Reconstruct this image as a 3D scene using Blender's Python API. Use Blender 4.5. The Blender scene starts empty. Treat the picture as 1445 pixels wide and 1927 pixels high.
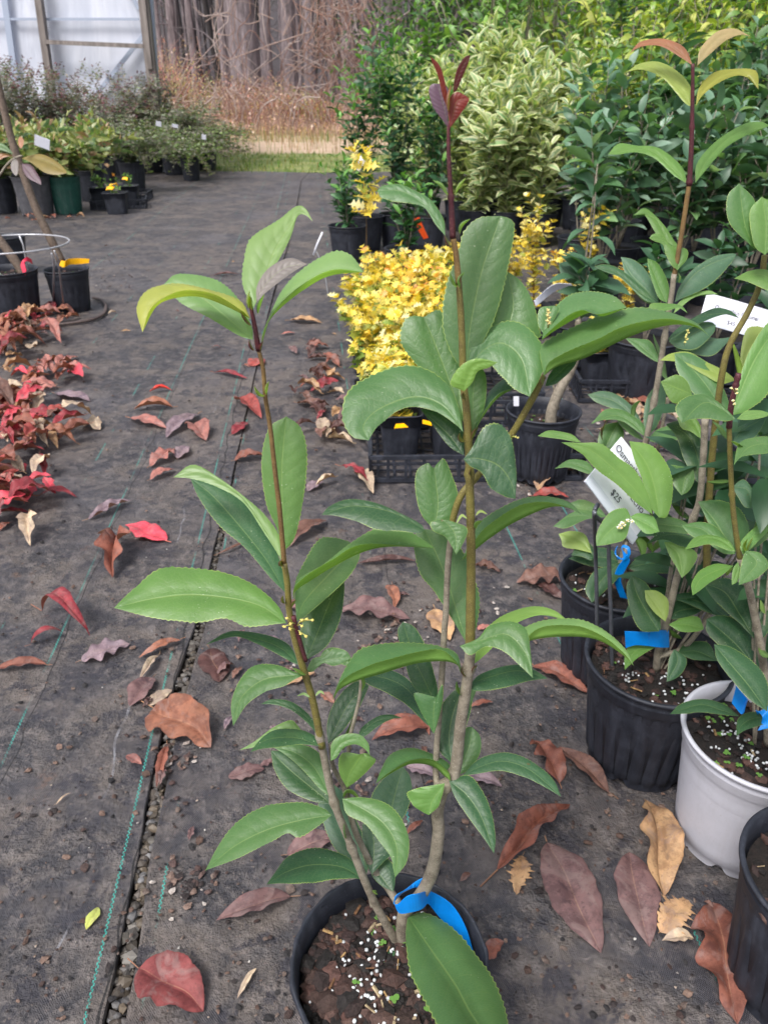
import bpy, math, random
import numpy as np
from mathutils import Vector, Matrix, noise

random.seed(7); rng = np.random.default_rng(7)
SC = bpy.context.scene
COL = SC.collection
# ---------------------------------------------------------------- camera
H = 0.82                      # phone held low, about 0.8 m above the ground
PITCH = math.radians(28.7)
F = 1448.0                    # focal length in pixels of the 1445 x 1927 photograph
CX, CY = 722.5, 963.5
cam_d = bpy.data.cameras.new('camera'); cam = bpy.data.objects.new('camera', cam_d); COL.objects.link(cam)
cam.location = (0, 0, H); cam.rotation_euler = (math.pi/2 - PITCH, 0, 0)
cam_d.sensor_fit = 'VERTICAL'; cam_d.sensor_height = 34.6; cam_d.lens = 26.0
cam_d.clip_start = 0.02; cam_d.clip_end = 600
cam_d.dof.use_dof = True; cam_d.dof.focus_distance = 0.62; cam_d.dof.aperture_fstop = 17.0
SC.camera = cam
# ---------------------------------------------------------------- light
SUN_EL, SUN_AZ = math.radians(58), math.radians(215)
w = bpy.data.worlds.new("World"); SC.world = w; w.use_nodes = True
nt = w.node_tree; bg = nt.nodes['Background']
sky = nt.nodes.new('ShaderNodeTexSky'); sky.sky_type = 'NISHITA'; sky.sun_disc = False
sky.sun_elevation = SUN_EL; sky.sun_rotation = SUN_AZ; sky.air_density = 1.0; sky.dust_density = 5.0; sky.ozone_density = 1.0
hs = nt.nodes.new('ShaderNodeHueSaturation'); hs.inputs['Saturation'].default_value = 0.5
nt.links.new(sky.outputs[0], hs.inputs['Color']); nt.links.new(hs.outputs[0], bg.inputs['Color'])
bg.inputs['Strength'].default_value = 0.115
sd = bpy.data.lights.new('sun', 'SUN'); sd.energy = 1.5; sd.angle = math.radians(16); sd.color = (1.0, 0.98, 0.95)
sun = bpy.data.objects.new('sun', sd); COL.objects.link(sun)
sdir = Vector((math.sin(SUN_AZ)*math.cos(SUN_EL), math.cos(SUN_AZ)*math.cos(SUN_EL), math.sin(SUN_EL)))
sun.rotation_euler = sdir.to_track_quat('Z', 'Y').to_euler()
SC.view_settings.view_transform = 'Standard'; SC.view_settings.look = 'None'
SC.view_settings.exposure = 1.04; SC.view_settings.gamma = 1.0
SC.cycles.max_bounces = 6; SC.cycles.transparent_max_bounces = 6

# ---------------------------------------------------------------- picture <-> place
SP, CP = math.sin(PITCH), math.cos(PITCH)
def ray(x, y):
    a = (x-CX)/F; d = (y-CY)/F
    return a, CP - SP*d, -SP - CP*d
def P(x, y, Y):                       # the point seen at (x, y) that stands Y metres in front of the photographer
    a, b, c = ray(x, y); return Vector((a*Y/b, Y, H + c*Y/b))
def G(x, y, z=0.0):                   # the point of the level z seen at (x, y)
    a, b, c = ray(x, y); t = (z-H)/c; return Vector((a*t, b*t, z))
def mpp(x, y, Y):
    return Y/ray(x, y)[1]/F

# ---------------------------------------------------------------- objects
def tag(o, label=None, cat=None, group=None, kind=None):
    if label: o['label'] = label
    if cat: o['category'] = cat
    if group: o['group'] = group
    if kind: o['kind'] = kind
    return o
def empty(name, loc, label=None, cat=None, group=None):
    o = bpy.data.objects.new(name, None); COL.objects.link(o); o.location = loc; o.empty_display_size = .05
    return tag(o, label, cat, group)
def link(name, me, mat=None, parent=None, color=None):
    o = bpy.data.objects.new(name, me); COL.objects.link(o)
    if mat is not None and not me.materials: me.materials.append(mat)
    if parent is not None:
        o.parent = parent
        p = parent; off = Vector((0, 0, 0))
        while p is not None: off += p.location; p = p.parent
        o.location = -off                # every mesh is written in world coordinates
    if color: o.color = (*color, 1)
    return o
def recenter(o, loc):                    # move a top-level mesh's origin to its base
    loc = Vector(loc); o.data.transform(Matrix.Translation(-loc)); o.location = loc; return o
def mesh(name, verts, faces, smooth=True, uv=None, colr=None):
    me = bpy.data.meshes.new(name)
    verts = np.asarray(verts, dtype=np.float32).reshape(-1, 3)
    if isinstance(faces, np.ndarray):
        nf, k = faces.shape
        me.vertices.add(len(verts)); me.vertices.foreach_set('co', verts.ravel())
        me.loops.add(nf*k); me.loops.foreach_set('vertex_index', faces.astype(np.int32).ravel())
        me.polygons.add(nf); me.polygons.foreach_set('loop_start', np.arange(0, nf*k, k, dtype=np.int32))
        me.update(calc_edges=True)
    else:
        me.from_pydata([tuple(map(float, v)) for v in verts], [], faces)
    n = len(me.polygons)
    me.polygons.foreach_set('use_smooth', np.full(n, smooth))
    if uv is not None:
        l = me.uv_layers.new(name='UVMap'); vi = np.empty(len(me.loops), dtype=np.int32); me.loops.foreach_get('vertex_index', vi)
        l.data.foreach_set('uv', np.asarray(uv, dtype=np.float32)[vi].ravel())
    if colr is not None:
        a = me.color_attributes.new('Col', 'FLOAT_COLOR', 'POINT'); c = np.ones((len(verts), 4), dtype=np.float32); c[:, :3] = colr
        a.data.foreach_set('color', c.ravel())
    me.update(); return me
class MB:                                # collects simple solids into ONE mesh
    def __init__(s): s.v = []; s.f = []; s.c = []
    def add(s, vs, fs, c=None):
        o = len(s.v); s.v += [tuple(v) for v in vs]; s.f += [tuple(i+o for i in f) for f in fs]
        s.c += [c or (1, 1, 1)]*len(vs)
    def tube(s, pts, rad, n=8, c=None, cap=True):
        pts = [Vector(p) for p in pts]; m = len(pts)
        if not hasattr(rad, '__len__'): rad = [rad]*m
        vs = []; fs = []; ref = Vector((0.31, 0.87, 0.2)).normalized()
        for i, p in enumerate(pts):
            t = (pts[min(i+1, m-1)] - pts[max(i-1, 0)]).normalized()
            a = t.cross(ref)
            if a.length < 1e-3: a = t.cross(Vector((1, 0, 0)))
            a.normalize(); b = t.cross(a)
            for j in range(n):
                q = 2*math.pi*j/n; vs.append(p + (a*math.cos(q) + b*math.sin(q))*rad[i])
        for i in range(m-1):
            for j in range(n):
                k = (j+1) % n; fs.append((i*n+j, i*n+k, (i+1)*n+k, (i+1)*n+j))
        if cap: fs.append(tuple(range(n))[::-1]); fs.append(tuple((m-1)*n+j for j in range(n)))
        s.add(vs, fs, c)
    def box(s, c, sz, rot=0, col=None, M=None):
        c = Vector(c); hx, hy, hz = sz[0]/2, sz[1]/2, sz[2]/2
        R = M or Matrix.Rotation(rot, 3, 'Z')
        vs = [c + R @ Vector((a*hx, b*hy, d*hz)) for a in (-1, 1) for b in (-1, 1) for d in (-1, 1)]
        s.add(vs, [(0,1,3,2),(4,6,7,5),(0,4,5,1),(2,3,7,6),(0,2,6,4),(1,5,7,3)], col)
    def build(s, name, mat, parent=None, smooth=True, color=None):
        me = mesh(name, s.v, s.f, smooth, colr=np.array(s.c)[:, :3]); return link(name, me, mat, parent, color)
def crom(pts, n):                        # Catmull-Rom through pts, n samples evenly along it
    pts = np.array(pts, dtype=float)
    if len(pts) == 2: return pts[0] + (pts[1]-pts[0])*np.linspace(0, 1, n)[:, None]
    q = np.vstack([2*pts[0]-pts[1], pts, 2*pts[-1]-pts[-2]]); out = []
    for i in range(1, len(q)-2):
        p0, p1, p2, p3 = q[i-1:i+3]
        for t in np.linspace(0, 1, 16, endpoint=False):
            out.append(.5*((2*p1) + (-p0+p2)*t + (2*p0-5*p1+4*p2-p3)*t*t + (-p0+3*p1-3*p2+p3)*t**3))
    out.append(pts[-1]); out = np.array(out)
    d = np.r_[0, np.cumsum(np.linalg.norm(np.diff(out[:, :2], axis=0), axis=1))]; d /= max(d[-1], 1e-9)
    return np.stack([np.interp(np.linspace(0, 1, n), d, out[:, k]) for k in range(out.shape[1])], 1)

# ---------------------------------------------------------------- materials
class NT:
    def __init__(s, name):
        s.m = bpy.data.materials.new(name); s.m.use_nodes = True; s.t = s.m.node_tree; s.N = s.t.nodes
        s.bsdf = s.N['Principled BSDF']; s.out = s.N['Material Output']
    def n(s, typ, **kw):
        x = s.N.new('ShaderNode'+typ)
        for k, v in kw.items(): setattr(x, k, v)
        return x
    def set(s, sock, v):
        if isinstance(v, (int, float)): sock.default_value = v
        elif isinstance(v, tuple): sock.default_value = (*v, 1) if len(v) == 3 and sock.type == 'RGBA' else v
        else: s.t.links.new(v, sock)
    def math(s, op, a, b=0.0, c=None, clamp=False):
        x = s.n('Math', operation=op, use_clamp=clamp); s.set(x.inputs[0], a); s.set(x.inputs[1], b)
        if c is not None: s.set(x.inputs[2], c)
        return x.outputs[0]
    def mix(s, f, a, b, mode='MIX'):
        x = s.n('MixRGB', blend_type=mode); s.set(x.inputs[0], f); s.set(x.inputs[1], a); s.set(x.inputs[2], b); return x.outputs[0]
    def ss(s, v, lo, hi):                # smooth step
        x = s.n('MapRange', interpolation_type='SMOOTHSTEP'); s.set(x.inputs[0], v); x.inputs[1].default_value = lo; x.inputs[2].default_value = hi
        return x.outputs[0]
    def noise(s, scale, detail=4, rough=.55, vec=None, dist=0.0):
        x = s.n('TexNoise'); x.inputs['Scale'].default_value = scale; x.inputs['Detail'].default_value = detail
        x.inputs['Roughness'].default_value = rough; x.inputs['Distortion'].default_value = dist
        if vec is not None: s.t.links.new(vec, x.inputs['Vector'])
        return x.outputs[0]
    def vor(s, scale, vec=None, feature='F1', out=0):
        x = s.n('TexVoronoi', feature=feature); x.inputs['Scale'].default_value = scale
        if vec is not None: s.t.links.new(vec, x.inputs['Vector'])
        return x.outputs[out]
    def ramp(s, v, stops):
        x = s.n('ValToRGB'); r = x.color_ramp
        while len(r.elements) < len(stops): r.elements.new(.5)
        for e, (p, c) in zip(r.elements, stops): e.position = p; e.color = (*c, 1)
        s.set(x.inputs[0], v); return x.outputs[0]
    def obj(s): return s.n('TexCoord').outputs['Object']
    def wpos(s): return s.n('NewGeometry').outputs['Position']
    def bump(s, h, strength=.4, dist=.002, nrm=None):
        x = s.n('Bump'); x.inputs['Strength'].default_value = strength; x.inputs['Distance'].default_value = dist
        s.set(x.inputs['Height'], h)
        if nrm is not None: s.set(x.inputs['Normal'], nrm)
        return x.outputs[0]
    def fin(s, color=None, rough=None, normal=None, **kw):
        b = s.bsdf
        if color is not None: s.set(b.inputs['Base Color'], color)
        if rough is not None: s.set(b.inputs['Roughness'], rough)
        if normal is not None: s.set(b.inputs['Normal'], normal)
        for k, v in kw.items(): s.set(b.inputs[k.replace('_', ' ')], v)
        return s.m

def leaf_material(name, source='object', rim=(.36, .46, .12), trans=.30, spots=True, variegated=False, veins=True, rough=.42, dry=False):
    t = NT(name)
    base = t.n('ObjectInfo').outputs['Color'] if source == 'object' else t.n('Attribute', attribute_name='Col').outputs['Color']
    uv = t.n('UVMap').outputs[0]; sp = t.n('SeparateXYZ'); t.set(sp.inputs[0], uv); u, v = sp.outputs[0], sp.outputs[1]
    av = t.math('ABSOLUTE', v)
    pos = t.wpos()
    n1 = t.noise(60, 3, .6, pos)
    c = t.mix(t.math('MULTIPLY', t.ss(n1, .35, .7), .35), base, t.mix(1.0, base, (1.3, 1.22, 1.35) if not dry else (1.5, 1.3, 1.2), 'MULTIPLY'))
    if not dry: c = t.mix(t.math('MULTIPLY', t.ss(t.noise(22, 4, .65, pos), .40, .68), .42), c, t.mix(1.0, base, (.66, .74, .80), 'MULTIPLY'))
    h = t.math('MULTIPLY', n1, .5)
    if veins:
        ph = t.math('SUBTRACT', t.math('MULTIPLY', u, 9.5), t.math('MULTIPLY', t.math('POWER', av, 1.4), 1.3))
        ph = t.math('ADD', ph, t.math('MULTIPLY', t.noise(25, 1, .5, pos), .6))
        fr = t.math('ABSOLUTE', t.math('SUBTRACT', t.math('FRACT', ph), .5))        # 0 on a vein
        vein = t.math('SUBTRACT', 1.0, t.ss(fr, .0, .055)); vein = t.math('MULTIPLY', vein, t.math('SUBTRACT', 1.0, t.ss(av, .6, .92)))
        mid = t.math('SUBTRACT', 1.0, t.ss(av, .012, .045))
        c = t.mix(t.math('MULTIPLY', vein, .13), c, t.mix(.5, base, (.28, .34, .10) if not dry else (.35, .2, .13)))
        c = t.mix(t.math('MULTIPLY', mid, .45), c, t.mix(.55, base, (.30, .40, .12) if not dry else (.5, .3, .18)))
        h = t.math('SUBTRACT', t.math('ADD', h, t.math('MULTIPLY', t.math('SINE', t.math('MULTIPLY', fr, 3.14)), .6)), t.math('MULTIPLY', mid, 1.2))
    if variegated:
        e = t.ss(t.math('ADD', av, t.math('MULTIPLY', t.math('SUBTRACT', t.noise(45, 2, .6, pos), .5), .6)), .42, .55)
        c = t.mix(e, c, (.62, .63, .38))
    elif rim is not None and not dry:
        c = t.mix(t.math('MULTIPLY', t.math('MULTIPLY', t.ss(av, .955, .99), .7), t.ss(t.noise(70, 2, .5, pos), .25, .55)), c, rim)
        fine = t.math('SUBTRACT', 1.0, t.ss(t.vor(330, pos, 'DISTANCE_TO_EDGE'), .0, .10)); c = t.mix(t.math('MULTIPLY', fine, .10), c, (.22, .30, .12)); h = t.math('SUBTRACT', h, t.math('MULTIPLY', fine, .35))
    if spots and not dry:
        sp_ = t.math('SUBTRACT', 1.0, t.ss(t.vor(260, pos), .06, .12))
        sp_ = t.math('MULTIPLY', sp_, t.ss(t.noise(18, 2, .5, pos), .52, .66))
        c = t.mix(t.math('MULTIPLY', sp_, .75), c, (.5, .56, .42)); bl = t.math('MULTIPLY', t.ss(t.noise(150, 4, .75, pos), .66, .72), t.ss(t.noise(11, 2, .5, pos), .5, .62)); c = t.mix(t.math('MULTIPLY', bl, .45), c, (.42, .50, .40)); c = t.mix(t.math('MULTIPLY', t.ss(t.noise(75, 3, .6, pos), .74, .77), .6), c, (.14, .08, .03))
        pb = t.ss(t.noise(9, 3, .7, pos), .60, .75)
        c = t.mix(t.math('MULTIPLY', pb, .16), c, (.36, .46, .14))
    if dry:
        d = t.ss(t.noise(38, 6, .75, pos), .42, .60)
        c = t.mix(t.math('MULTIPLY', d, .62), c, t.mix(1.0, base, (.42, .36, .40), 'MULTIPLY')); c = t.mix(t.math('MULTIPLY', t.ss(t.noise(130, 4, .7, pos), .58, .66), .5), c, t.mix(1.0, base, (.30, .28, .32), 'MULTIPLY'))
        d2 = t.ss(t.noise(24, 5, .7, pos, 1.0), .50, .62)
        c = t.mix(t.math('MULTIPLY', d2, .42), c, (.24, .175, .165)); c = t.mix(t.math('MULTIPLY', t.ss(t.noise(19, 4, .7, pos, .5), .60, .68), .6), c, t.mix(1.0, base, (.34, .34, .42), 'MULTIPLY')); h = t.math('ADD', h, t.math('MULTIPLY', t.noise(90, 5, .7, pos), 1.6)); c = t.mix(t.math('MULTIPLY', t.ss(av, .90, 1.0), .35), c, t.mix(1.0, base, (.5, .4, .4), 'MULTIPLY'))
    back = t.n('NewGeometry').outputs['Backfacing']
    under = t.mix(.5, t.mix(1.0, c, (1.35, 1.35, 1.0), 'MULTIPLY'), (.20, .34, .07) if not dry else (.28, .17, .12))  # undersides are paler, and brightened further to offset their shade
    c = t.mix(back, c, under) if source == 'object' else c
    nm = t.bump(h, .22 if source == 'object' else .3, .0010)
    t.fin(c, rough, nm); t.bsdf.inputs['Specular IOR Level'].default_value = .55 if not dry else .3
    tr = t.n('BsdfTranslucent'); t.set(tr.inputs[0], t.mix(1.0, c, (1.35, 1.45, .55) if not dry else (1.2, .8, .6), 'MULTIPLY'))
    mx = t.n('MixShader'); mx.inputs[0].default_value = trans
    t.t.links.new(t.bsdf.outputs[0], mx.inputs[1]); t.t.links.new(tr.outputs[0], mx.inputs[2]); t.t.links.new(mx.outputs[0], t.out.inputs[0])
    return t.m
M = {}
M['leaf'] = leaf_material('leaf_green')
M['leaf_young'] = leaf_material('leaf_young', rim=None, trans=.38, spots=False, rough=.4)
M['dry'] = leaf_material('leaf_dry', dry=True, trans=.12, rough=.62)
M['far_leaf'] = leaf_material('foliage', 'attr', rim=None, trans=.3, spots=False, veins=False, rough=.45)
M['var_leaf'] = leaf_material('foliage_variegated', 'attr', rim=None, trans=.3, spots=False, variegated=True, veins=False)
def m_stem(name, a, b, dots, scale=900):
    t = NT(name); p = t.wpos(); n = t.noise(120, 3, .6, p)
    c = t.mix(t.ss(n, .35, .7), a, b); d = t.math('SUBTRACT', 1.0, t.ss(t.vor(scale, p), .18, .32)); c = t.mix(t.math('MULTIPLY', d, .7), c, dots)
    return t.fin(c, .6, t.bump(t.math('ADD', n, d), .6, .001))
M['stem_olive'] = m_stem('stem_olive', (.17, .145, .035), (.12, .095, .03), (.34, .29, .10))
M['stem_grey'] = m_stem('stem_grey', (.27, .235, .185), (.15, .125, .095), (.36, .33, .27), 500)
M['stem_purple'] = m_stem('stem_purple', (.085, .014, .022), (.05, .010, .016), (.20, .09, .06))
M['stem_brown'] = m_stem('stem_brown', (.17, .125, .095), (.09, .065, .05), (.25, .2, .16), 300)
M['stem_rust'] = m_stem('stem_rust', (.19, .115, .038), (.13, .075, .028), (.32, .23, .11))
t = NT('bark'); p = t.obj(); mp = t.n('Mapping'); mp.inputs['Scale'].default_value = (1, 1, .18); t.set(mp.inputs[0], p)
nb = t.noise(14, 6, .7, mp.outputs[0]); M['bark'] = t.fin(t.ramp(nb, [(.3, (.05, .042, .045)), (.55, (.20, .165, .175)), (.75, (.36, .31, .33))]), .9, t.bump(nb, .9, .03))
def m_pot(name, a, b, sc=30, rough=.5, dust=(.17, .16, .17)):
    t = NT(name); p = t.wpos(); n = t.noise(sc, 6, .7, p); c = t.mix(t.ss(n, .4, .75), a, b)
    mp = t.n('Mapping'); mp.inputs['Scale'].default_value = (1, 1, .12); t.set(mp.inputs[0], p)
    st = t.ss(t.noise(55, 4, .6, mp.outputs[0]), .5, .8); c = t.mix(t.math('MULTIPLY', st, .35), c, dust)
    sp = t.ss(t.noise(420, 2, .6, p), .63, .7); c = t.mix(t.math('MULTIPLY', sp, .4), c, dust)
    return t.fin(c, t.math('ADD', rough, t.math('MULTIPLY', n, .2)), t.bump(n, .25, .002))
M['pot_black'] = m_pot('plastic_black', (.010, .012, .020), (.026, .030, .044), dust=(.075, .082, .11))
M['pot_white'] = m_pot('plastic_white', (.46, .46, .52), (.40, .40, .45), 12, .5, (.34, .32, .32))
M['pot_green'] = m_pot('plastic_green', (.006, .06, .045), (.015, .09, .065))
M['pot_grey'] = m_pot('plastic_charcoal', (.06, .06, .07), (.11, .11, .125))
t = NT('soil'); p = t.wpos(); n = t.noise(180, 6, .75, p); M['soil'] = t.fin(t.ramp(n, [(.35, (.004, .003, .003)), (.6, (.018, .011, .009)), (.8, (.07, .04, .03))]), .85, t.bump(n, 1.0, .006))
t = NT('bark_chip'); p = t.wpos(); n = t.noise(160, 5, .7, p); ca = t.n('Attribute', attribute_name='Col').outputs[0]
M['chip'] = t.fin(t.mix(t.ss(n, .3, .7), t.mix(1.0, ca, (.4, .35, .35), 'MULTIPLY'), ca), .75, t.bump(n, .9, .003))
t = NT('prill'); M['prill'] = t.fin(t.n('Attribute', attribute_name='Col').outputs[0], .35)
def plain(name, c, rough=.5, var=.25, **kw):
    t = NT(name); n = t.noise(90, 3, .6, t.wpos()); return t.fin(t.mix(t.ss(n, .3, .75), c, tuple(x*(1-var) for x in c)), rough, t.bump(n, .15, .001), **kw)
M['blue'] = plain('tag_blue', (.0, .22, .72), .35, .12)
M['yellow_tag'] = plain('tag_yellow', (.85, .42, .0), .4, .1)
M['orange_tag'] = plain('tag_orange', (.85, .09, .01), .4, .1)
M['red_tag'] = plain('tag_red', (.55, .02, .06), .4, .15)
M['pink_tag'] = plain('tag_pink', (.55, .07, .13), .4, .15)
M['paper'] = plain('sign_card', (.72, .73, .82), .5, .06)
M['ink'] = plain('ink', (.03, .03, .05), .6)
M['steel'] = plain('stake_steel', (.16, .17, .2), .4, .3, Metallic=.6)
M['wire'] = plain('galvanised_wire', (.55, .56, .6), .35, .2, Metallic=.5)
M['hose'] = plain('hose', (.09, .065, .06), .6, .3)
t = NT('weathered_wood'); p = t.obj(); mp = t.n('Mapping'); mp.inputs['Scale'].default_value = (1, 1, .08); t.set(mp.inputs[0], p); n = t.noise(30, 5, .65, mp.outputs[0])
M['wood'] = t.fin(t.ramp(n, [(.3, (.10, .085, .078)), (.7, (.30, .26, .24))]), .85, t.bump(n, .5, .004))
t = NT('greenhouse_film'); p = t.obj(); mp = t.n('Mapping'); mp.inputs['Scale'].default_value = (1, 1, .2); t.set(mp.inputs[0], p); n = t.noise(3.2, 4, .6, mp.outputs[0], .8)
M['film'] = t.fin(t.mix(t.ss(n, .35, .7), (.50, .53, .62), (.66, .68, .76)), .35, t.bump(n, .5, .05))
M['film_beam'] = plain('frame_veiled_tint', (.36, .41, .52), .5, .1)  # beams stand before the film; colour imitates light dimmed through it
# ================================================================ ground
vx = ray(575, 170); TH = math.atan2(vx[0], vx[1])         # the cloth's warp runs this way
def s_of(x, y): g = G(x, y); return g.x*math.cos(TH) - g.y*math.sin(TH)
EDGE_L = [(186,1990),(192,1927),(226,1770),(260,1601),(298,1399),(332,1269),(366,1178),(400,1038),(434,910),(460,790),(480,700),(502,600),(520,530),(539,470),(556,400),(566,340)]
EDGE_R = [(226,1990),(236,1927),(269,1721),(289,1591),(317,1462),(337,1356),(370,1231),(388,1173),(423,1000),(450,850),(473,746),(499,620),(521,540),(541,470),(558,400),(567,340)]
def edge_at(E, Y):
    g = [G(*e) for e in E]; ys = [p.y for p in g]; xs = [p.x for p in g]
    if Y < ys[0]: return xs[0] - (ys[0]-Y)*math.tan(TH)*0
    return float(np.interp(Y, ys, xs))
t = NT('ground_cloth'); pos = t.wpos(); mp = t.n('Mapping'); mp.inputs['Rotation'].default_value = (0, 0, TH); t.set(mp.inputs[0], pos)
sp = t.n('SeparateXYZ'); t.set(sp.inputs[0], mp.outputs[0]); s_, r_ = sp.outputs[0], sp.outputs[1]
n1 = t.noise(7, 7, .68, pos, .4); n2 = t.noise(38, 6, .7, pos); n3 = t.noise(1.6, 4, .6, pos, .5); n4 = t.noise(170, 4, .7, pos)
c = t.mix(t.ss(n1, .42, .62), (.035, .034, .040), (.112, .094, .084))
c = t.mix(t.math('MULTIPLY', t.ss(n2, .45, .68), .75), c, (.168, .147, .140))
c = t.mix(t.math('MULTIPLY', t.ss(n3, .50, .66), .5), c, (.118, .112, .124)); c = t.mix(t.math('MULTIPLY', t.ss(t.noise(.9, 5, .7, pos, 1.0), .50, .62), .55), c, (.142, .118, .104)); c = t.mix(t.math('MULTIPLY', t.ss(t.noise(3.3, 5, .7, pos, .8), .56, .66), .55), c, (.055, .048, .05))
c = t.mix(t.math('MULTIPLY', t.ss(t.noise(17, 6, .75, pos, .6), .52, .60), .85), c, (.026, .025, .034)); c = t.mix(t.math('MULTIPLY', t.ss(t.noise(60, 5, .8, pos, .3), .56, .64), .6), c, (.024, .022, .026)); c = t.mix(t.math('MULTIPLY', t.ss(t.noise(95, 4, .8, pos), .58, .66), .55), c, (.19, .155, .14))
c = t.mix(t.math('MULTIPLY', t.ss(n4, .6, .72), .7), c, (.17, .14, .12))
c = t.mix(t.math('MULTIPLY', t.ss(n4, .28, .38), -.6), c, (.02, .017, .017)) if False else c
c = t.mix(t.math('MULTIPLY', t.ss(t.noise(11, 5, .75, mp.outputs[0]), .62, .72), .35), c, (.19, .085, .035))
wv = t.math('MULTIPLY', t.math('SINE', t.math('MULTIPLY', s_, 2600)), t.math('SINE', t.math('MULTIPLY', r_, 2000)))
wm = t.math('MULTIPLY', wv, t.ss(t.noise(9, 3, .6, pos), .45, .62))
c = t.mix(t.math('MULTIPLY', t.math('ADD', wm, 0.0, clamp=True), .6), c, (.16, .16, .205))
def cloth_line(px, width, col, lo, hi, seed, check=True):
    global c
    k = s_of(*px); d = t.math('ABSOLUTE', t.math('SUBTRACT', s_, k)); wob = t.math('MULTIPLY', t.math('SUBTRACT', t.noise(3+seed*.3, 1, .5, pos), .5), .004 if check else .03)
    d = t.math('ABSOLUTE', t.math('ADD', t.math('SUBTRACT', s_, k), wob)); m = t.math('LESS_THAN', d, width)
    if check:
        ch = t.math('GREATER_THAN', t.math('SINE', t.math('ADD', t.math('MULTIPLY', r_, 1000), t.math('MULTIPLY', t.math('GREATER_THAN', t.math('ADD', t.math('SUBTRACT', s_, k), wob), 0), 3.14))), -.15)
        m = t.math('MULTIPLY', m, ch)
    mq = t.n('Mapping'); mq.inputs['Location'].default_value = (seed*3.1, seed, 0); t.set(mq.inputs[0], pos)
    m = t.math('MULTIPLY', m, t.ss(t.noise(4.5, 4, .7, mq.outputs[0]), lo, hi)); c = t.mix(t.math('MULTIPLY', m, .9), c, col)
TEAL = (.035, .34, .29)
for i, (px, lo, hi) in enumerate([((289,1370),.41,.50), ((344,1462),.52,.60), ((765,1520),.50,.58), ((1090,1285),.46,.56), ((96,1014),.54,.62), ((-40,900),.52,.62), ((1395,1500),.45,.6), ((1600,1400),.45,.6), ((-300,900),.4,.6), ((440,470),.4,.6)]):
    cloth_line(px, .0016, TEAL, lo, hi, i)
cloth_line((438,790), .0016, (.012,.011,.012), .2, .3, 29, False)
cloth_line((237,940), .0009, (.006,.005,.006), .25, .3, 21, False)
cloth_line((700,900), .0008, (.01,.009,.01), .4, .5, 23, False)
cloth_line((463,560), .0015, (.2,.2,.22), .5, .6, 24, False)
hb = t.math('ADD', t.math('MULTIPLY', n2, 1.6), t.math('ADD', t.math('MULTIPLY', n4, .6), t.math('MULTIPLY', wm, .12)))
rg = t.math('ADD', .30, t.math('MULTIPLY', n1, .42))
M['cloth'] = t.fin(c, rg, t.bump(hb, .9, .008)); t.bsdf.inputs['Specular IOR Level'].default_value = .45

t = NT('earth'); pos = t.wpos(); sp = t.n('SeparateXYZ'); t.set(sp.inputs[0], pos); Yw = sp.outputs[1]
n1 = t.noise(2.2, 6, .7, pos); n2 = t.noise(30, 5, .7, pos); n3 = t.noise(.5, 4, .6, pos)
yy = t.math('ADD', Yw, t.math('MULTIPLY', t.math('SUBTRACT', n3, .5), 2.0))
c = t.mix(t.ss(n2, .35, .7), (.05, .04, .032), (.13, .10, .075))
g1 = t.mix(t.ss(n1, .35, .65), (.10, .15, .035), (.24, .25, .09)); tan = t.mix(t.ss(n1, .3, .7), (.42, .30, .21), (.50, .38, .28))
rust = t.mix(t.ss(n1, .3, .7), (.16, .085, .06), (.32, .19, .12))
c = t.mix(t.ss(yy, 9.2, 9.7), c, g1); c = t.mix(t.ss(yy, 12.6, 13.6), c, tan); c = t.mix(t.ss(yy, 15.5, 16.5), c, t.mix(t.ss(n1,.5,.6), tan, g1)); c = t.mix(t.ss(yy, 18, 21), c, rust); c = t.mix(t.ss(yy, 30, 50), c, t.mix(t.ss(n1, .4, .6), (.022, .017, .019), (.05, .038, .04)))  # farthest earth is dark to paint shaded gaps between the trunks
M['earth'] = t.fin(c, .95, t.bump(n2, .7, .02))
def grid_mesh(name, xs, ys, zf, mat):
    X, Y = np.meshgrid(xs, ys); v = np.stack([X, Y, zf(X, Y)], -1).reshape(-1, 3); nx = len(xs); ny = len(ys)
    f = np.array([(j*nx+i, j*nx+i+1, (j+1)*nx+i+1, (j+1)*nx+i) for j in range(ny-1) for i in range(nx-1)])
    return link(name, mesh(name, v, f), mat)
o = grid_mesh('ground', np.linspace(-150, 150, 91), np.r_[np.linspace(-6, 30, 60), np.linspace(34, 300, 40)],
    lambda X, Y: -.022 + np.where(Y > 17, (Y-17)*.012, 0) + np.where(Y > 62, (Y-62)*.12, 0) + np.where(Y > 62, 2.0*np.sin(X*.05)*np.clip((Y-62)/60, 0, 1), 0) + np.where(Y > 10.5, .05*np.sin(X*.9)*np.sin(Y*.7)*np.clip((Y-10.5)/4, 0, 1), 0), M['earth'])  # hill beyond the wood is added to shut out bright sky
tag(o, kind='structure')
def sheet(name, E, sgn):
    ys = np.r_[np.linspace(-2.5, .2, 8), .2 + 9.5*np.linspace(0, 1, 170)[1:]**1.7]; q = np.linspace(0, 1, 40)**2.2
    v = []; 
    for Y in ys:
        e = edge_at(E, Y) + .0035*noise.noise(Vector((Y*9, sgn*3, 0)))
        end = Y > 9.69
        v.append((e, Y, -.010))
        for a in q:
            x = e + sgn*a*11
            z = .0025*noise.noise(Vector((x*3.1, Y*3.1, 1.3)))*min(1, a*200) - .0022 + (.0022 if a == 0 else 0)
            v.append((x, Y + (.25*noise.noise(Vector((x*.8, 0, 0))) if end else 0), z))
    nx = 41; f = []
    for j in range(len(ys)-1):
        for i in range(nx-1):
            a = (j*nx+i, j*nx+i+1, (j+1)*nx+i+1, (j+1)*nx+i); f.append(a if sgn > 0 else a[::-1])
    o = link(name, mesh(name, v, np.array(f)), M['cloth']); tag(o, kind='structure')
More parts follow.
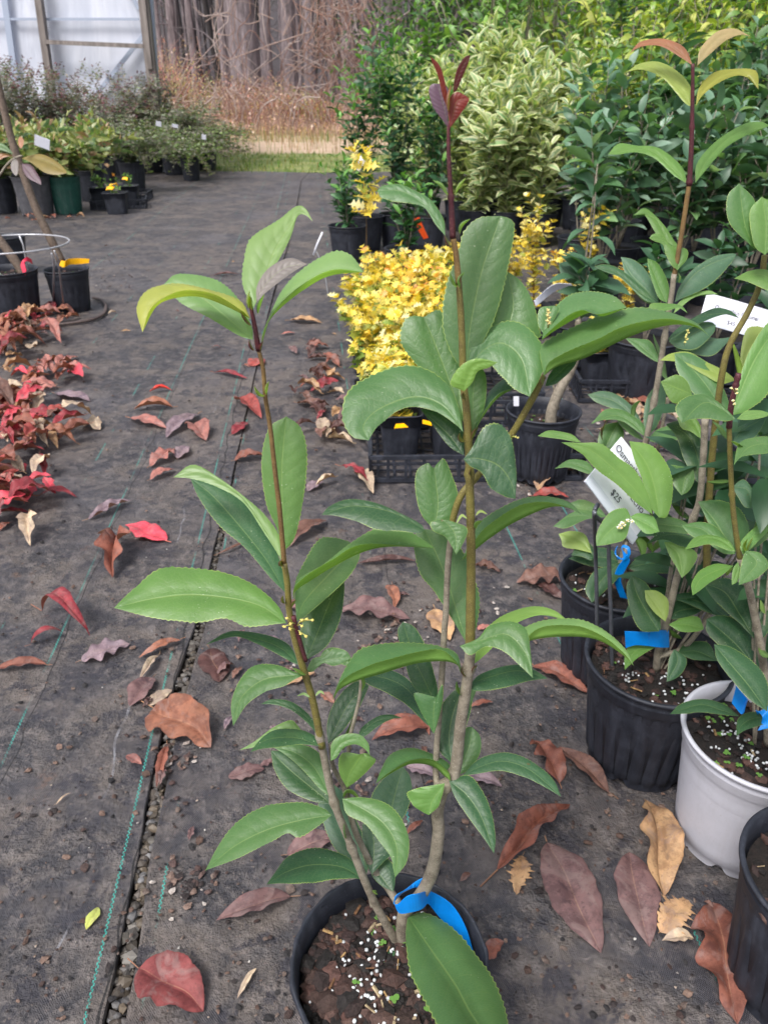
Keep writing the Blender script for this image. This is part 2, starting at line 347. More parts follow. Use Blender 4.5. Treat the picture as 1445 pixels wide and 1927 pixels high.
sheet('ground_cloth', EDGE_L, -1); sheet('ground_cloth', EDGE_R, 1)
# gravel in the gap between the two cloths
ico = None
def lump(r, c, squash=.6, sub=1, jit=.25, R=None):
    global ico
    if ico is None:
        import bmesh; bm = bmesh.new(); bmesh.ops.create_icosphere(bm, subdivisions=1, radius=1); ico = (np.array([v.co for v in bm.verts]), [tuple(v.index for v in f.verts) for f in bm.faces]); bm.free()
    v = ico[0] * (1 + rng.uniform(-jit, jit, (len(ico[0]), 1))) * np.array([1, rng.uniform(.6, 1), squash]) * r
    a = rng.uniform(0, 6.28); ca, sa = math.cos(a), math.sin(a); v = v @ np.array([[ca, sa, 0], [-sa, ca, 0], [0, 0, 1]])
    tl = rng.uniform(-.4, .4); v = v @ np.array([[1, 0, 0], [0, math.cos(tl), math.sin(tl)], [0, -math.sin(tl), math.cos(tl)]])
    return v + np.array(c), ico[1]
mb = MB()
for i in range(1500):
    Y = .25 + 3.2*random.random()**1.6; a, b = edge_at(EDGE_L, Y), edge_at(EDGE_R, Y)
    if b-a < .004: continue
    r = min(random.uniform(.003, .0095), (b-a)*.42); x = random.uniform(a+r*.3, b-r*.3)
    g = random.uniform(.02, .20)*(1 if Y < 1.0 else .5); cc = random.choice([(g, g*.95, g*.88), (g*.9, g*.92, g), (g*.9, g*.7, g*.5), (g*.5, g*.48, g*.5), (g*.4, g*.33, g*.3)])
    v, f = lump(r, (x, Y, -.016 + random.uniform(0, .010))); mb.add(v, f, cc)
M['pebble'] = (lambda t: t.fin(t.mix(t.math('MULTIPLY', t.noise(300, 4, .7, t.wpos()), .6), t.n('Attribute', attribute_name='Col').outputs[0], (.10, .08, .06)), .6))(NT('pebble'))
tag(mb.build('gravel', M['pebble'], smooth=False), kind='stuff')
# crumbs of bark, perlite and grit lying on the cloth
mb = MB()
for i in range(2600):
    x = random.uniform(-80, 1520); y = 330 + 1600*random.random()**.8; g = G(x, y)
    if abs(g.x) > 8: continue
    big = mpp(x, y, g.y)
    if random.random() < .07: r = random.uniform(.0007, .0022); cc = random.choice([(.6,.59,.55), (.4,.38,.35), (.5,.42,.34)])
    else: r = random.uniform(.001, .006)**1.0 * (1 if random.random() < .25 else .55); cc = random.choice([(.03,.022,.022), (.06,.035,.03), (.10,.06,.045), (.20,.13,.10), (.02,.018,.02), (.16,.12,.10)])
    v, f = lump(r, (g.x, g.y, .001 + r*.2), .4, jit=.35); mb.add(v, f, cc)
for cx_, cy_, n_ in [(225,530,60),(200,500,30),(330,1430,30),(760,1180,40),(720,1230,60),(340,1660,50),(640,1500,60),(900,1130,40),(1230,840,30),(1160,830,30),(1000,950,12),(560,1260,40),(60,640,30)]:
    for _ in range(n_):
        g = G(cx_+random.gauss(0, 30), cy_+random.gauss(0, 22)); r = random.uniform(.0015, .006)
        v, f = lump(r, (g.x, g.y, .001+r*.2), .35, jit=.4); mb.add(v, f, random.choice([(.03,.02,.02), (.08,.045,.04), (.22,.15,.12), (.5,.46,.42), (.13,.08,.07)]))
tag(mb.build('debris', M['chip'], smooth=False), kind='stuff')
# grass beyond the cloth
mb_v = []; mb_f = []; mb_c = []
def blade(x, y, z, h, col, w=.004, lean=.35):
    a = random.uniform(0, 6.28); l = random.uniform(0, lean)*h; dx, dy = math.cos(a)*l, math.sin(a)*l; b = a+1.57; wx, wy = math.cos(b)*w, math.sin(b)*w
    o = len(mb_v); mb_v.extend([(x-wx, y-wy, z), (x+wx, y+wy, z), (x+dx*.4+wx*.7, y+dy*.4+wy*.7, z+h*.6), (x+dx*.4-wx*.7, y+dy*.4-wy*.7, z+h*.6), (x+dx, y+dy, z+h), (x+dx+.0005, y+dy, z+h)])
    mb_f.extend([(o, o+1, o+2, o+3), (o+3, o+2, o+5, o+4)]); mb_c.extend([col]*6)
def flush(name, mat, kind='stuff', label=None):
    global mb_v, mb_f, mb_c
    o = link(name, mesh(name, mb_v, np.array(mb_f), True, colr=np.array(mb_c)), mat); mb_v = []; mb_f = []; mb_c = []
    tag(o, label, kind=kind); return o
for i in range(16000):
    Y = random.uniform(9.55, 20.5); x = random.uniform(-.62, .35)*Y*.9 if random.random() < .8 else random.uniform(-8, 8)
    gn = noise.noise(Vector((x*.7, Y*.9, 0)))
    if 13 < Y < 15.5 and random.random() < .8: continue
    if Y < 12.9: col = random.choice([(.13,.22,.04), (.19,.28,.06), (.30,.30,.10), (.10,.17,.035)]); h = random.uniform(.02, .07)
    else: col = random.choice([(.42,.31,.2), (.34,.24,.14), (.16,.2,.07), (.45,.36,.22)]) ; h = random.uniform(.05, .3)
    blade(x, Y, -.02 + max(0, (Y-17)*.012), h, tuple(v*random.uniform(.8, 1.2) for v in col), .006)
flush('grass', M['far_leaf'])
# ================================================================ builders
def leaf_mesh(A, Mr, B, bulge=.0, teeth=.0, wav=0.0, spikes=None):
    """A, Mr, B: world rails (n x 3) from base to tip; returns verts, faces, uv"""
    n = len(Mr); K = 4; vs = []; uv = []
    tt = np.linspace(0, 1, n); tj = [random.uniform(.25, 1.3) for _ in range(2*n)]
    for i in range(n):
        t0 = Mr[min(i+1, n-1)] - Mr[max(i-1, 0)]; row = []
        for side, E in ((-1, A), (1, B)):
            d = E[i] - Mr[i]
            nn = np.cross(t0, d)*(1 if side > 0 else -1); l = np.linalg.norm(nn); nn = nn/l if l > 1e-12 else nn*0; w_ = np.linalg.norm(d)
            for k in (range(K, 0, -1) if side < 0 else range(1, K+1)):
                a = k/K; g_ = 1 + ((teeth*(tj[i+(n if side > 0 else 0)] if i % 2 else -.4)) if (teeth and k == K and 2 < i < n-2) else 0)
                if spikes is not None and k >= K-1: g_ *= spikes[i] if k == K else (1+spikes[i])/2
                p = Mr[i] + d*a*g_ - nn*(bulge*w_*4*a*(1-a)) + nn*(wav*w_*math.sin(tt[i]*21+side*1.3)*a*a)
                row.append((p, (tt[i], side*a)))
            if side < 0: row.append((Mr[i], (tt[i], 0)))
        for p, q in row: vs.append(p); uv.append(q)
    m = 2*K+1; i, j = np.meshgrid(np.arange(n-1), np.arange(m-1), indexing='ij'); a = (i*m+j).ravel()
    return np.array(vs), np.stack([a, a+1, a+m+1, a+m], 1), np.array(uv)
CROPS = {'F':(0,0,1), 'a':(200,350,.3599), 'b':(200,750,.4291), 'c':(340,1100,.3599), 'd':(600,780,.3599), 'e':(600,1150,.3599), 'f':(620,80,.3322), 'h':(640,450,.4844),
         'i':(560,300,.4429), 'j':(960,500,.3356), 'k':(960,900,.3356), 'l':(900,1350,.3772), 'm':(500,1550,.346), 'n':(0,0,.4844), 'o':(640,0,.5571), 'p':(0,400,.3599),
         'q':(650,580,.2422), 'r':(1280,620,.2388), 's':(1050,380,.2734), 't':(0,220,.18), 'u':(0,420,.1522), 'v':(1090,830,.1384), 'w':(0,1000,.481), 'x':(860,0,.4048)}
def cq(crop, pts):
    ox, oy, s = CROPS[crop]; return [(ox+p[0]*s, oy+p[1]*s, *(p[2:])) for p in pts]
def px_leaf(crop, Mp, A, B, Y0, k=.8, bulge=.10, teeth=.035, under=False, n=64, fold=.014, wav=.0, curl=0.0):
    """midrib Mp and edges A, B traced; A faces the viewer.  Heights come from a plane leaning k back from the base."""
    s = CROPS[crop][2]; Mp = cq(crop, Mp); x0, y0 = Mp[0][:2]; mp_ = mpp(x0, y0, Y0)
    f3 = lambda P_: [(p[0], p[1], p[2] if len(p) > 2 else 0.0) for p in P_]
    mid = crom(f3(Mp), n); tt = np.linspace(0, 1, n)
    d = np.gradient(mid[:, :2], axis=0); d /= np.maximum(np.linalg.norm(d, axis=1), 1e-9)[:, None]; left = np.stack([d[:, 1], -d[:, 0]], 1)
    prof = np.sin(np.pi*np.clip(tt, 0, 1)**.85)**.8
    def rail(E):
        if isinstance(E, (int, float)):
            r = mid.copy(); r[:, :2] += left*(prof*E*s)[:, None]; return r
        return crom([tuple(f3([Mp[0]])[0])] + f3(cq(crop, E)) + [tuple(f3([Mp[-1]])[0])], n)
    a, b = rail(A), rail(B)
    sa = np.sum((a-mid)[:, 0]*left[:, 0] + (a-mid)[:, 1]*left[:, 1]); sb = np.sum((b-mid)[:, 0]*left[:, 0] + (b-mid)[:, 1]*left[:, 1])
    if sa*sb > 0:                              # folded: B's half comes up in front of A's
        b[:, 2] -= fold*prof*.9; a[:, 2] += fold*prof*.5
    a[:, 2] += curl*prof; b[:, 2] += curl*prof
    def w3(r): return np.array([P(x, y, Y0 + k*(y0-y)*mp_ + dz) for x, y, dz in r])
    a, m_, b = w3(a), w3(mid), w3(b)
    flip = (sa < 0) != under
    v, f, uv = leaf_mesh(a, m_, b, bulge if sa > 0 else -bulge, teeth, wav=wav)
    if flip: f = f[:, ::-1]
    return v, f, uv
LC = {'g':(.078,.172,.053), 'd':(.036,.100,.040), 'b':(.070,.150,.085), 'l':(.130,.255,.060), 'y':(.26,.35,.08), 'o':(.24,.19,.05), 'G':(.112,.232,.052), 'p':(.22,.19,.17), 'm':(.10,.015,.02),
      'P':(.13,.075,.11), 'R':(.20,.028,.022), 'T':(.36,.16,.08), 'Y':(.34,.36,.07), 'D':(.026,.080,.034), 'Q':(.40,.30,.14), 'v':(.19,.32,.10)}
def traced(plant, specs, name='leaf', Y0=.42):
    for sp_ in specs:
        crop, Mp, A, B, col = sp_[:5]; kw = dict(sp_[5]) if len(sp_) > 5 else {}
        yo = kw.pop('yo', 0.0); lab = kw.pop('label', None); mt = kw.pop('mat', 'leaf')
        v, f, uv = px_leaf(crop, Mp, A, B, Y0+yo, **kw); me = mesh(name, v, f, True, uv)
        cc = LC[col]; j = random.uniform(.9, 1.1); cc = (cc[0]*j*random.uniform(.94, 1.06), cc[1]*j, cc[2]*j*random.uniform(.9, 1.1))
        o = link(name, me, M[mt], plant, cc)
        if lab: o['label'] = lab
def stem_px(crop, pts, Y, r_px, n=30, wob=.06):
    """pts (x, y[, dY]); r_px radius in photograph pixels at the start and at the end"""
    p = cq(crop, pts); p = [(a[0], a[1], a[2] if len(a) > 2 else 0.0) for a in p]; c_ = crom(p, n); out = []; rr = []
    for i, (x, y, dz) in enumerate(c_):
        out.append(P(x, y, Y+dz)); t_ = i/(n-1); r = (r_px[0]*(1-t_) + r_px[1]*t_)*mpp(x, y, Y+dz); rr.append(r*(1+wob*noise.noise(Vector((x*.05, y*.05, 0)))))
    return out, rr
def stem(plant, pts, rr, mat, name='stem', nodes=()):
    mb = MB(); rr = list(rr); n = len(pts)
    for q in nodes:
        i = int(q*(n-1)); rr[i] *= 1.35
    mb.tube(pts, rr, 12); return mb.build(name, M[mat], plant)
def pot_mesh(mb, c, R, h, ribs=0, taper=.80, lip=.006, rimh=.018, notch=True, wob=0.0, rings=2, n=120, ribdepth=.03, style='nursery'):
    """round nursery pot: foot notches, ribbed wall, stepped collar, rolled lip, open inside"""
    cx, cy, cz = c; th = .0022
    prof = [(taper*.985, .0), (taper, .012/h)]
    for q in np.linspace(.08, .80, 10): prof.append((taper+(1-taper)*q*.96, q))
    collar = 1-(rimh+.012)/h
    prof += [(.965, collar), (.985, collar+.004/h)]
    for q in range(rings): 
        b = 1-(rimh*(1-q/rings))/h; prof += [(.99, b+.001/h), (1.0, b+.003/h), (.985, b+.005/h)]
    prof += [(1.0, 1-.006/h), (1.0+lip/R, 1-.004/h), (1.0+lip/R, 1-.001/h), (1.0+lip/R*.4, 1.0), (.985, 1-.001/h), (.955, 1-.02/h), (.94, 1-.05/h), (taper*.95, .03)]
    vs = []; m = len(prof)
    for i, (r, z) in enumerate(prof):
        inner = i > m-5
        for j in range(n):
            a = 2*math.pi*j/n; rr = R*r
            if ribs and .02 < z < collar and not inner: rr *= 1 - ribdepth*(max(0, math.cos(a*ribs))**3)
            zz = z*h
            if notch and i == 0: zz += .012*max(0, math.cos(a*6+.6))**6
            if wob and z > .95: rr += wob*noise.noise(Vector((math.cos(a)*6, math.sin(a)*6, i*.4)))
            vs.append((cx+rr*math.cos(a), cy+rr*math.sin(a), cz+zz))
    fs = [(i*n+j, i*n+(j+1) % n, (i+1)*n+(j+1) % n, (i+1)*n+j) for i in range(m-1) for j in range(n)]
    fs.append(tuple((m-1)*n+j for j in range(n)))
    mb.add(vs, fs)
def soil_disc(mb, c, R, z, amp=.004, n=40, sq=False):
    vs = [(c[0], c[1], z)]; fs = []; rings = 8
    for i in range(1, rings+1):
        for j in range(n):
            a = 2*math.pi*j/n; r = R*i/rings
            if sq: r *= min(1/abs(math.cos(a)) if abs(math.cos(a)) > 1e-6 else 9, 1/abs(math.sin(a)) if abs(math.sin(a)) > 1e-6 else 9)
            x, y = c[0]+r*math.cos(a), c[1]+r*math.sin(a); vs.append((x, y, z + amp*noise.noise(Vector((x*60, y*60, 0)))))
    for j in range(n): fs.append((0, 1+j, 1+(j+1) % n))
    for i in range(rings-1):
        for j in range(n): fs.append((1+i*n+j, 1+(i+1)*n+j, 1+(i+1)*n+(j+1) % n, 1+i*n+(j+1) % n))
    mb.add(vs, fs)
def fill_pot(plant, c, R, z, chips=60, prills=20, clusters=None, weeds=0, cs=1.0):
    mb = MB(); soil_disc(mb, c, R, z); mb.build('soil', M['soil'], plant)
    mb = MB()
    for _ in range(chips):
        a = random.uniform(0, 6.28); r = R*.97*math.sqrt(random.random()); s = random.uniform(.003, .0085)*cs*(2.0 if random.random() < .08 else 1)
        v, f = lump(s, (c[0]+r*math.cos(a), c[1]+r*math.sin(a), z+s*.22), .42, jit=.3); b = random.uniform(.5, 1.5)
        mb.add(v, f, random.choice([(.05*b,.022*b,.017*b), (.028*b,.014*b,.013*b), (.075*b,.035*b,.028*b), (.015,.011,.011), (.10*b,.055*b,.045*b), (.012,.009,.009)]))
    for _ in range(int(chips*.03)+2):        # slivers of wood
        a = random.uniform(0, 6.28); r = R*.9*math.sqrt(random.random()); b = random.uniform(0, 6.28); l = random.uniform(.006, .016)*cs
        p = Vector((c[0]+r*math.cos(a), c[1]+r*math.sin(a), z+.005)); d = Vector((math.cos(b), math.sin(b), random.uniform(-.1, .2)))*l
        mb.tube([p-d*.5, p+d*.5], random.uniform(.0006, .0018), 5, random.choice([(.38,.24,.10), (.22,.11,.05), (.45,.36,.22)]))
    if chips: tag(mb.build('bark_mulch', M['chip'], plant, smooth=False), kind='stuff')
    if prills:
        mb = MB(); cl = clusters or [(random.uniform(-.6, .6), random.uniform(-.6, .6)) for _ in range(4)]
        for _ in range(prills):
            q = random.choice(cl); w5 = .45 if random.random() < .45 else .13; x = c[0]+R*(q[0]+random.gauss(0, w5)); y = c[1]+R*(q[1]+random.gauss(0, w5))
            if (x-c[0])**2+(y-c[1])**2 > (R*.93)**2: continue
            s = random.uniform(.0017, .0023)*(1 if cs >= 1 else 1.0); v, f = lump(s, (x, y, z+.0025+random.uniform(0, .003)), .9, jit=.06); b = random.uniform(.38, .72)
            mb.add(v, f, (b*.93, b*.96, b))
        tag(mb.build('fertilizer_prills', M['prill'], plant), kind='stuff')
    if weeds:
        mb = MB()
        for _ in range(weeds):
            a = random.uniform(0, 6.28); r = R*.86*math.sqrt(random.random()); x, y = c[0]+r*math.cos(a), c[1]+r*math.sin(a); hh = random.uniform(.003, .009)
            mb.tube([(x, y, z), (x, y, z+hh)], .0004, 4, (.10,.2,.04))
            for q in range(random.choice([2, 3, 3])):
                b = q*2.1+a; s = random.uniform(.0013, .0028); p = Vector((x+math.cos(b)*s, y+math.sin(b)*s, z+hh))
                v = [p+Vector((math.cos(u)*s, math.sin(u)*s, .0006*math.sin(u*2))) for u in np.linspace(0, 6.28, 9)[:-1]]; mb.add(v, [tuple(range(8))], (.14,.30,.06))
        tag(mb.build('seedlings', M['far_leaf'], plant), kind='stuff')
def ground_pot(bx, by, R):            # centre of a pot whose lowest visible edge touches (bx, by)
    g = G(bx, by); return Vector((g.x*(1+R*.8/g.y), g.y + R*.8, 0))

# ---- foliage: many small leaves in one mesh, each a bent, pointed blade
def leaf_template(spiny=False, simple=False):
    if spiny:
        us = np.array([0, .20, .28, .46, .54, .72, .78, 1.0]); w_ = np.array([.04, .62, .18, .74, .18, .56, .10, .0])
    elif simple:
        us = np.array([0, .3, .65, 1.0]); w_ = np.array([.04, .46, .42, 0])
    else:
        us = np.array([0, .15, .38, .62, .82, 1.0]); w_ = np.array([.05, .30, .5, .47, .27, 0])
    V = np.array([(s*w, u, abs(s)*w*.35) for u, w in zip(us, w_) for s in (-1, 0, 1)]); UV = np.array([(u, s) for u in us for s in (-1, 0, 1)]); n = len(us)
    Fc = np.array([(i*3+j, i*3+j+1, (i+1)*3+j+1, (i+1)*3+j) for i in range(n-1) for j in range(2)])
    return V, UV, Fc
TPL = {'std': leaf_template(), 'spiny': leaf_template(True), 'simple': leaf_template(simple=True)}
class Foliage:
    def __init__(s, tpl='std'): s.t = TPL[tpl]; s.r = []
    def leaf(s, p, d, up, L, W, col, bend=.3): s.r.append((*p, *d, *up, L, W, bend, *col))
    def build(s, name, mat, parent, uvs=True):
        r = np.array(s.r); V, UV, Fc = s.t; n = len(r)
        p = r[:, 0:3]; d = r[:, 3:6]; d = d/np.linalg.norm(d, axis=1)[:, None]; up = r[:, 6:9]
        x = np.cross(d, up); x /= np.maximum(np.linalg.norm(x, axis=1), 1e-6)[:, None]; z = np.cross(x, d)
        L, W, bend, col = r[:, 9], r[:, 10], r[:, 11], r[:, 12:15]
        u = V[:, 1][None]*np.ones((n, 1)); ang = bend[:, None]*u*1.6; sy = np.where(bend[:, None] > .01, np.sin(ang)/np.maximum(bend[:, None]*1.6, 1e-6), u); sz = -(1-np.cos(ang))/np.maximum(bend[:, None]*1.6, 1e-6)
        co = p[:, None] + x[:, None]*(V[:, 0][None, :, None]*W[:, None, None]) + d[:, None]*(sy*L[:, None])[..., None] + z[:, None]*(sz*L[:, None] + V[:, 2][None]*W[:, None])[..., None]
        m = len(V); F_ = (Fc[None] + (np.arange(n)*m)[:, None, None]).reshape(-1, 4)
        return link(name, mesh(name, co.reshape(-1, 3), F_, True, np.tile(UV, (n, 1)), np.repeat(col, m, 0)), mat, parent)
def shrub(plant, base, h, spread, L, pal, n_stem=7, pitch=.035, start=.3, tpl='std', mat='far_leaf', W=.36, tip_pal=None, bend=.5, up_ang=.6, rad=.003, stem_mat='stem_grey', lean=(0, 0), tw=2, dens=1.0, arch=.0, top_jit=.3):
    """stems rising from base; opposite pairs of leaves along them and along short twigs"""
    base = Vector(base); mb = MB(); fo = Foliage(tpl)
    for s in range(n_stem):
        a = random.uniform(0, 6.28) if n_stem > 1 else 0; rr = spread*math.sqrt(random.random()) if n_stem > 1 else 0; hh = h*random.uniform(1-top_jit, 1) if n_stem > 1 else h
        top = base + Vector((rr*math.cos(a)+lean[0], rr*math.sin(a)+lean[1], hh)); mid = base + Vector((rr*math.cos(a)*.45+lean[0]*.4, rr*math.sin(a)*.45+lean[1]*.4, hh*.5)) + Vector((random.gauss(0, .02), random.gauss(0, .02), 0))*min(1, h)
        curve = [Vector(c_) for c_ in crom3([base, mid, top], 10)]
        if arch: 
            for i, c_ in enumerate(curve): q = i/9; c_ += Vector((math.cos(a), math.sin(a), -1.2))*arch*q*q*q
        mb.tube(curve, [rad*(1-.7*i/9) for i in range(10)], 5)
        axes = [(curve, start, 1.0)]
        for k in range(tw):
            i = random.randint(3, 8); b = random.uniform(0, 6.28); p0 = curve[i]; l = h*random.uniform(.12, .26)
            tw_ = [p0, p0+Vector((math.cos(b)*l*.5, math.sin(b)*l*.5, l*.35)), p0+Vector((math.cos(b)*l*.75, math.sin(b)*l*.75, l*.8))]
            tw_ = [Vector(c_) for c_ in crom3(tw_, 6)]; mb.tube(tw_, rad*.35, 4); axes.append((tw_, .15, .9))
        for cv, st, sc in axes:
            ln = sum((cv[i+1]-cv[i]).length for i in range(len(cv)-1)); nn = max(2, int(ln*(1-st)/pitch)); ph = random.uniform(0, 3.14)
            for k in range(nn+1):
                q = st + (1-st)*k/nn; f_ = q*(len(cv)-1); i = min(int(f_), len(cv)-2); p = cv[i].lerp(cv[i+1], f_-i); ax = (cv[i+1]-cv[i]).normalized(); ph += 1.57 + random.gauss(0, .25)
                if random.random() > dens: continue
                last = k >= nn-1
                for sd_ in (0, math.pi):
                    g = ph+sd_; side = Vector((math.cos(g), math.sin(g), 0)); e = up_ang*(1.5 if last else 1)+random.gauss(0, .22)
                    d = side*math.cos(e) + ax*math.sin(e); u = ax*math.cos(e) - side*math.sin(e)
                    c_ = random.choice(tip_pal if (tip_pal and q > .86) else pal); j = random.uniform(.75, 1.25); ll = L*random.uniform(.7, 1.15)*(.75 if last else 1)
                    fo.leaf(p+d*.004, d, u, ll, ll*W*random.uniform(.85, 1.15), (c_[0]*j, c_[1]*j, c_[2]*j), bend*random.uniform(.5, 1.5))
    mb.build('stem', M[stem_mat], plant); fo.build('foliage', M[mat], plant)
def crom3(pts, n):
    pts = [Vector(p) for p in pts]; q = [2*pts[0]-pts[1]] + pts + [2*pts[-1]-pts[-2]]; out = []; m = len(pts)-1
    for k in range(n):
        f_ = k/(n-1)*m; i = min(int(f_), m-1); t_ = f_-i; p0, p1, p2, p3 = q[i:i+4]
        out.append(.5*((2*p1) + (p2-p0)*t_ + (2*p0-5*p1+4*p2-p3)*t_*t_ + (3*p1-p0-3*p2+p3)*t_**3))
    return out
def ribbon(name, rails_, mat, label, cat, group=None, th=.0006, parent=None):
    """rails_: list of (left point, right point) in world space; a thin plastic strip"""
    n = 40; L = crom3([a for a, b in rails_], n); R = crom3([b for a, b in rails_], n); vs = []; fs = []
    for i in range(n):
        t_ = (L[min(i+1, n-1)]-L[max(i-1, 0)]); nn = t_.cross(R[i]-L[i]); nn = nn.normalized()*th if nn.length > 1e-12 else nn
        vs += [L[i]+nn, R[i]+nn, R[i]-nn, L[i]-nn]
    for i in range(n-1):
        for j in range(4): fs.append((i*4+j, i*4+(j+1) % 4, (i+1)*4+(j+1) % 4, (i+1)*4+j))
    fs += [(3, 2, 1, 0), tuple((n-1)*4+j for j in range(4))]
    c = (vs[0]+vs[-1])/2; me = mesh(name, vs, fs, False); o = link(name, me, mat)
    tag(o, label, cat, group); return recenter(o, c)
def rib_px(crop, seq, Y): return [(P(*cq(crop, [a])[0][:2], Y+dz), P(*cq(crop, [b])[0][:2], Y+dz2)) for a, b, dz, dz2 in seq]
# ================================================================ the plant in front
HB = G(733, 1806, .165); HB.z = 0; HR = .083
hero = empty('potted_osmanthus', HB, 'tall tea olive shrub nearest the camera, blue loop tag round its stem', 'potted plant', 'potted tea olive shrubs')
mb = MB(); pot_mesh(mb, HB, HR, .165, ribs=20, ribdepth=.03, wob=.0016, rings=3, n=240, lip=.0022); mb.build('pot', M['pot_black'], hero)
fill_pot(hero, HB, HR*.925, .138, 1100, 135, [(-.35, .15), (-.28, -.05), (-.1, .0), (-.2, -.45), (.0, -.75), (-.12, .35), (-.45, .1), (-.05, -.55)], 14, cs=.78)
YH = .42
ST = {}
s1 = [(756,1790,.012),(730,1745,.006),(708,1705,.004),(685,1654),(657,1582),(628,1507),(606,1406),(588,1316),(559,1219),(545,1154)]
a, r = stem_px('F', s1, YH, (8, 6.6), 60); stem(hero, a, r, 'stem_grey', nodes=(.33, .47, .66))
a, r = stem_px('F', [(606,1406),(588,1316),(559,1219),(545,1154),(541,1100),(535,1060)], YH-.0005, (7.2, 5.6), 40); stem(hero, a, r, 'stem_olive')
a, r = stem_px('F', [(535,1062),(533,1035),(526,956),(517,880),(509,806),(500,750),(495,692),(486,656)], YH, (5.0, 3.9), 40); stem(hero, a, r, 'stem_rust')
a, r = stem_px('F', [(487,660),(480,615),(473,580),(471,560)], YH, (5.4, 3), 16); stem(hero, a, r, 'stem_purple')
a, r = stem_px('F', [(756,1790,.015),(757,1750,.008),(762,1715,.003),(780,1697),(800,1670),(816,1629),(825,1564),(823,1528),(834,1485),(856,1449),(866,1366),(877,1294),(884,1233),(884,1215)], YH, (13, 10), 70); stem(hero, a, r, 'stem_grey', nodes=(.56, .60, .93))
a, r = stem_px('F', [(884,1220),(885,1170),(886,1032),(883,888),(881,830),(877,765),(872,721),(868,610),(863,530)], YH, (9.5, 6.2), 60); stem(hero, a, r, 'stem_olive', nodes=(.48, .58))
a, r = stem_px('F', [(863,535),(858,480),(852,446)], YH, (6.2, 5.4), 14); stem(hero, a, r, 'stem_rust')
a, r = stem_px('F', [(852,448),(848,366),(844,290),(844,245),(846,228)], YH, (6.2, 3.2), 30); stem(hero, a, r, 'stem_purple', nodes=(.35,))
a, r = stem_px('F', [(822,1480,.004),(820,1438,.012),(826,1340,.015),(832,1260,.016),(836,1186,.016),(839,1150,.016),(843,1060,.014),(852,985,.01)], YH, (6, 6), 50); stem(hero, a, r, 'stem_grey')
a, r = stem_px('F', [(848,995,.012),(858,955,.01),(872,925,.01),(899,895,.012),(959,822,.01),(1003,747,.006),(1021,708,.004)], YH, (6.5, 6.5), 50); stem(hero, a, r, 'stem_olive')
a, r = stem_px('F', [(750,1700,.004),(728,1668,.012),(708,1643,.014),(680,1590,.014),(664,1550,.014),(650,1490,.014),(642,1470,.014),(626,1440,.010),(622,1400,.008)], YH, (7.5, 4), 40); stem(hero, a, r, 'stem_grey')
a, r = stem_px('F', [(654,1500,.02),(657,1400,.02),(668,1350,.02),(677,1310,.02),(680,1262,.018)], YH, (4.5, 3), 30); stem(hero, a, r, 'stem_grey')
a, r = stem_px('F', [(700,1705,.006),(696,1690,.006)], YH, (4, 3), 8); stem(hero, a, r, 'stem_grey')
a, r = stem_px('c', [(590,165),(600,210),(625,300),(655,400)], YH-.002, (4.5, 4), 16); stem(hero, a, r, 'stem_purple')
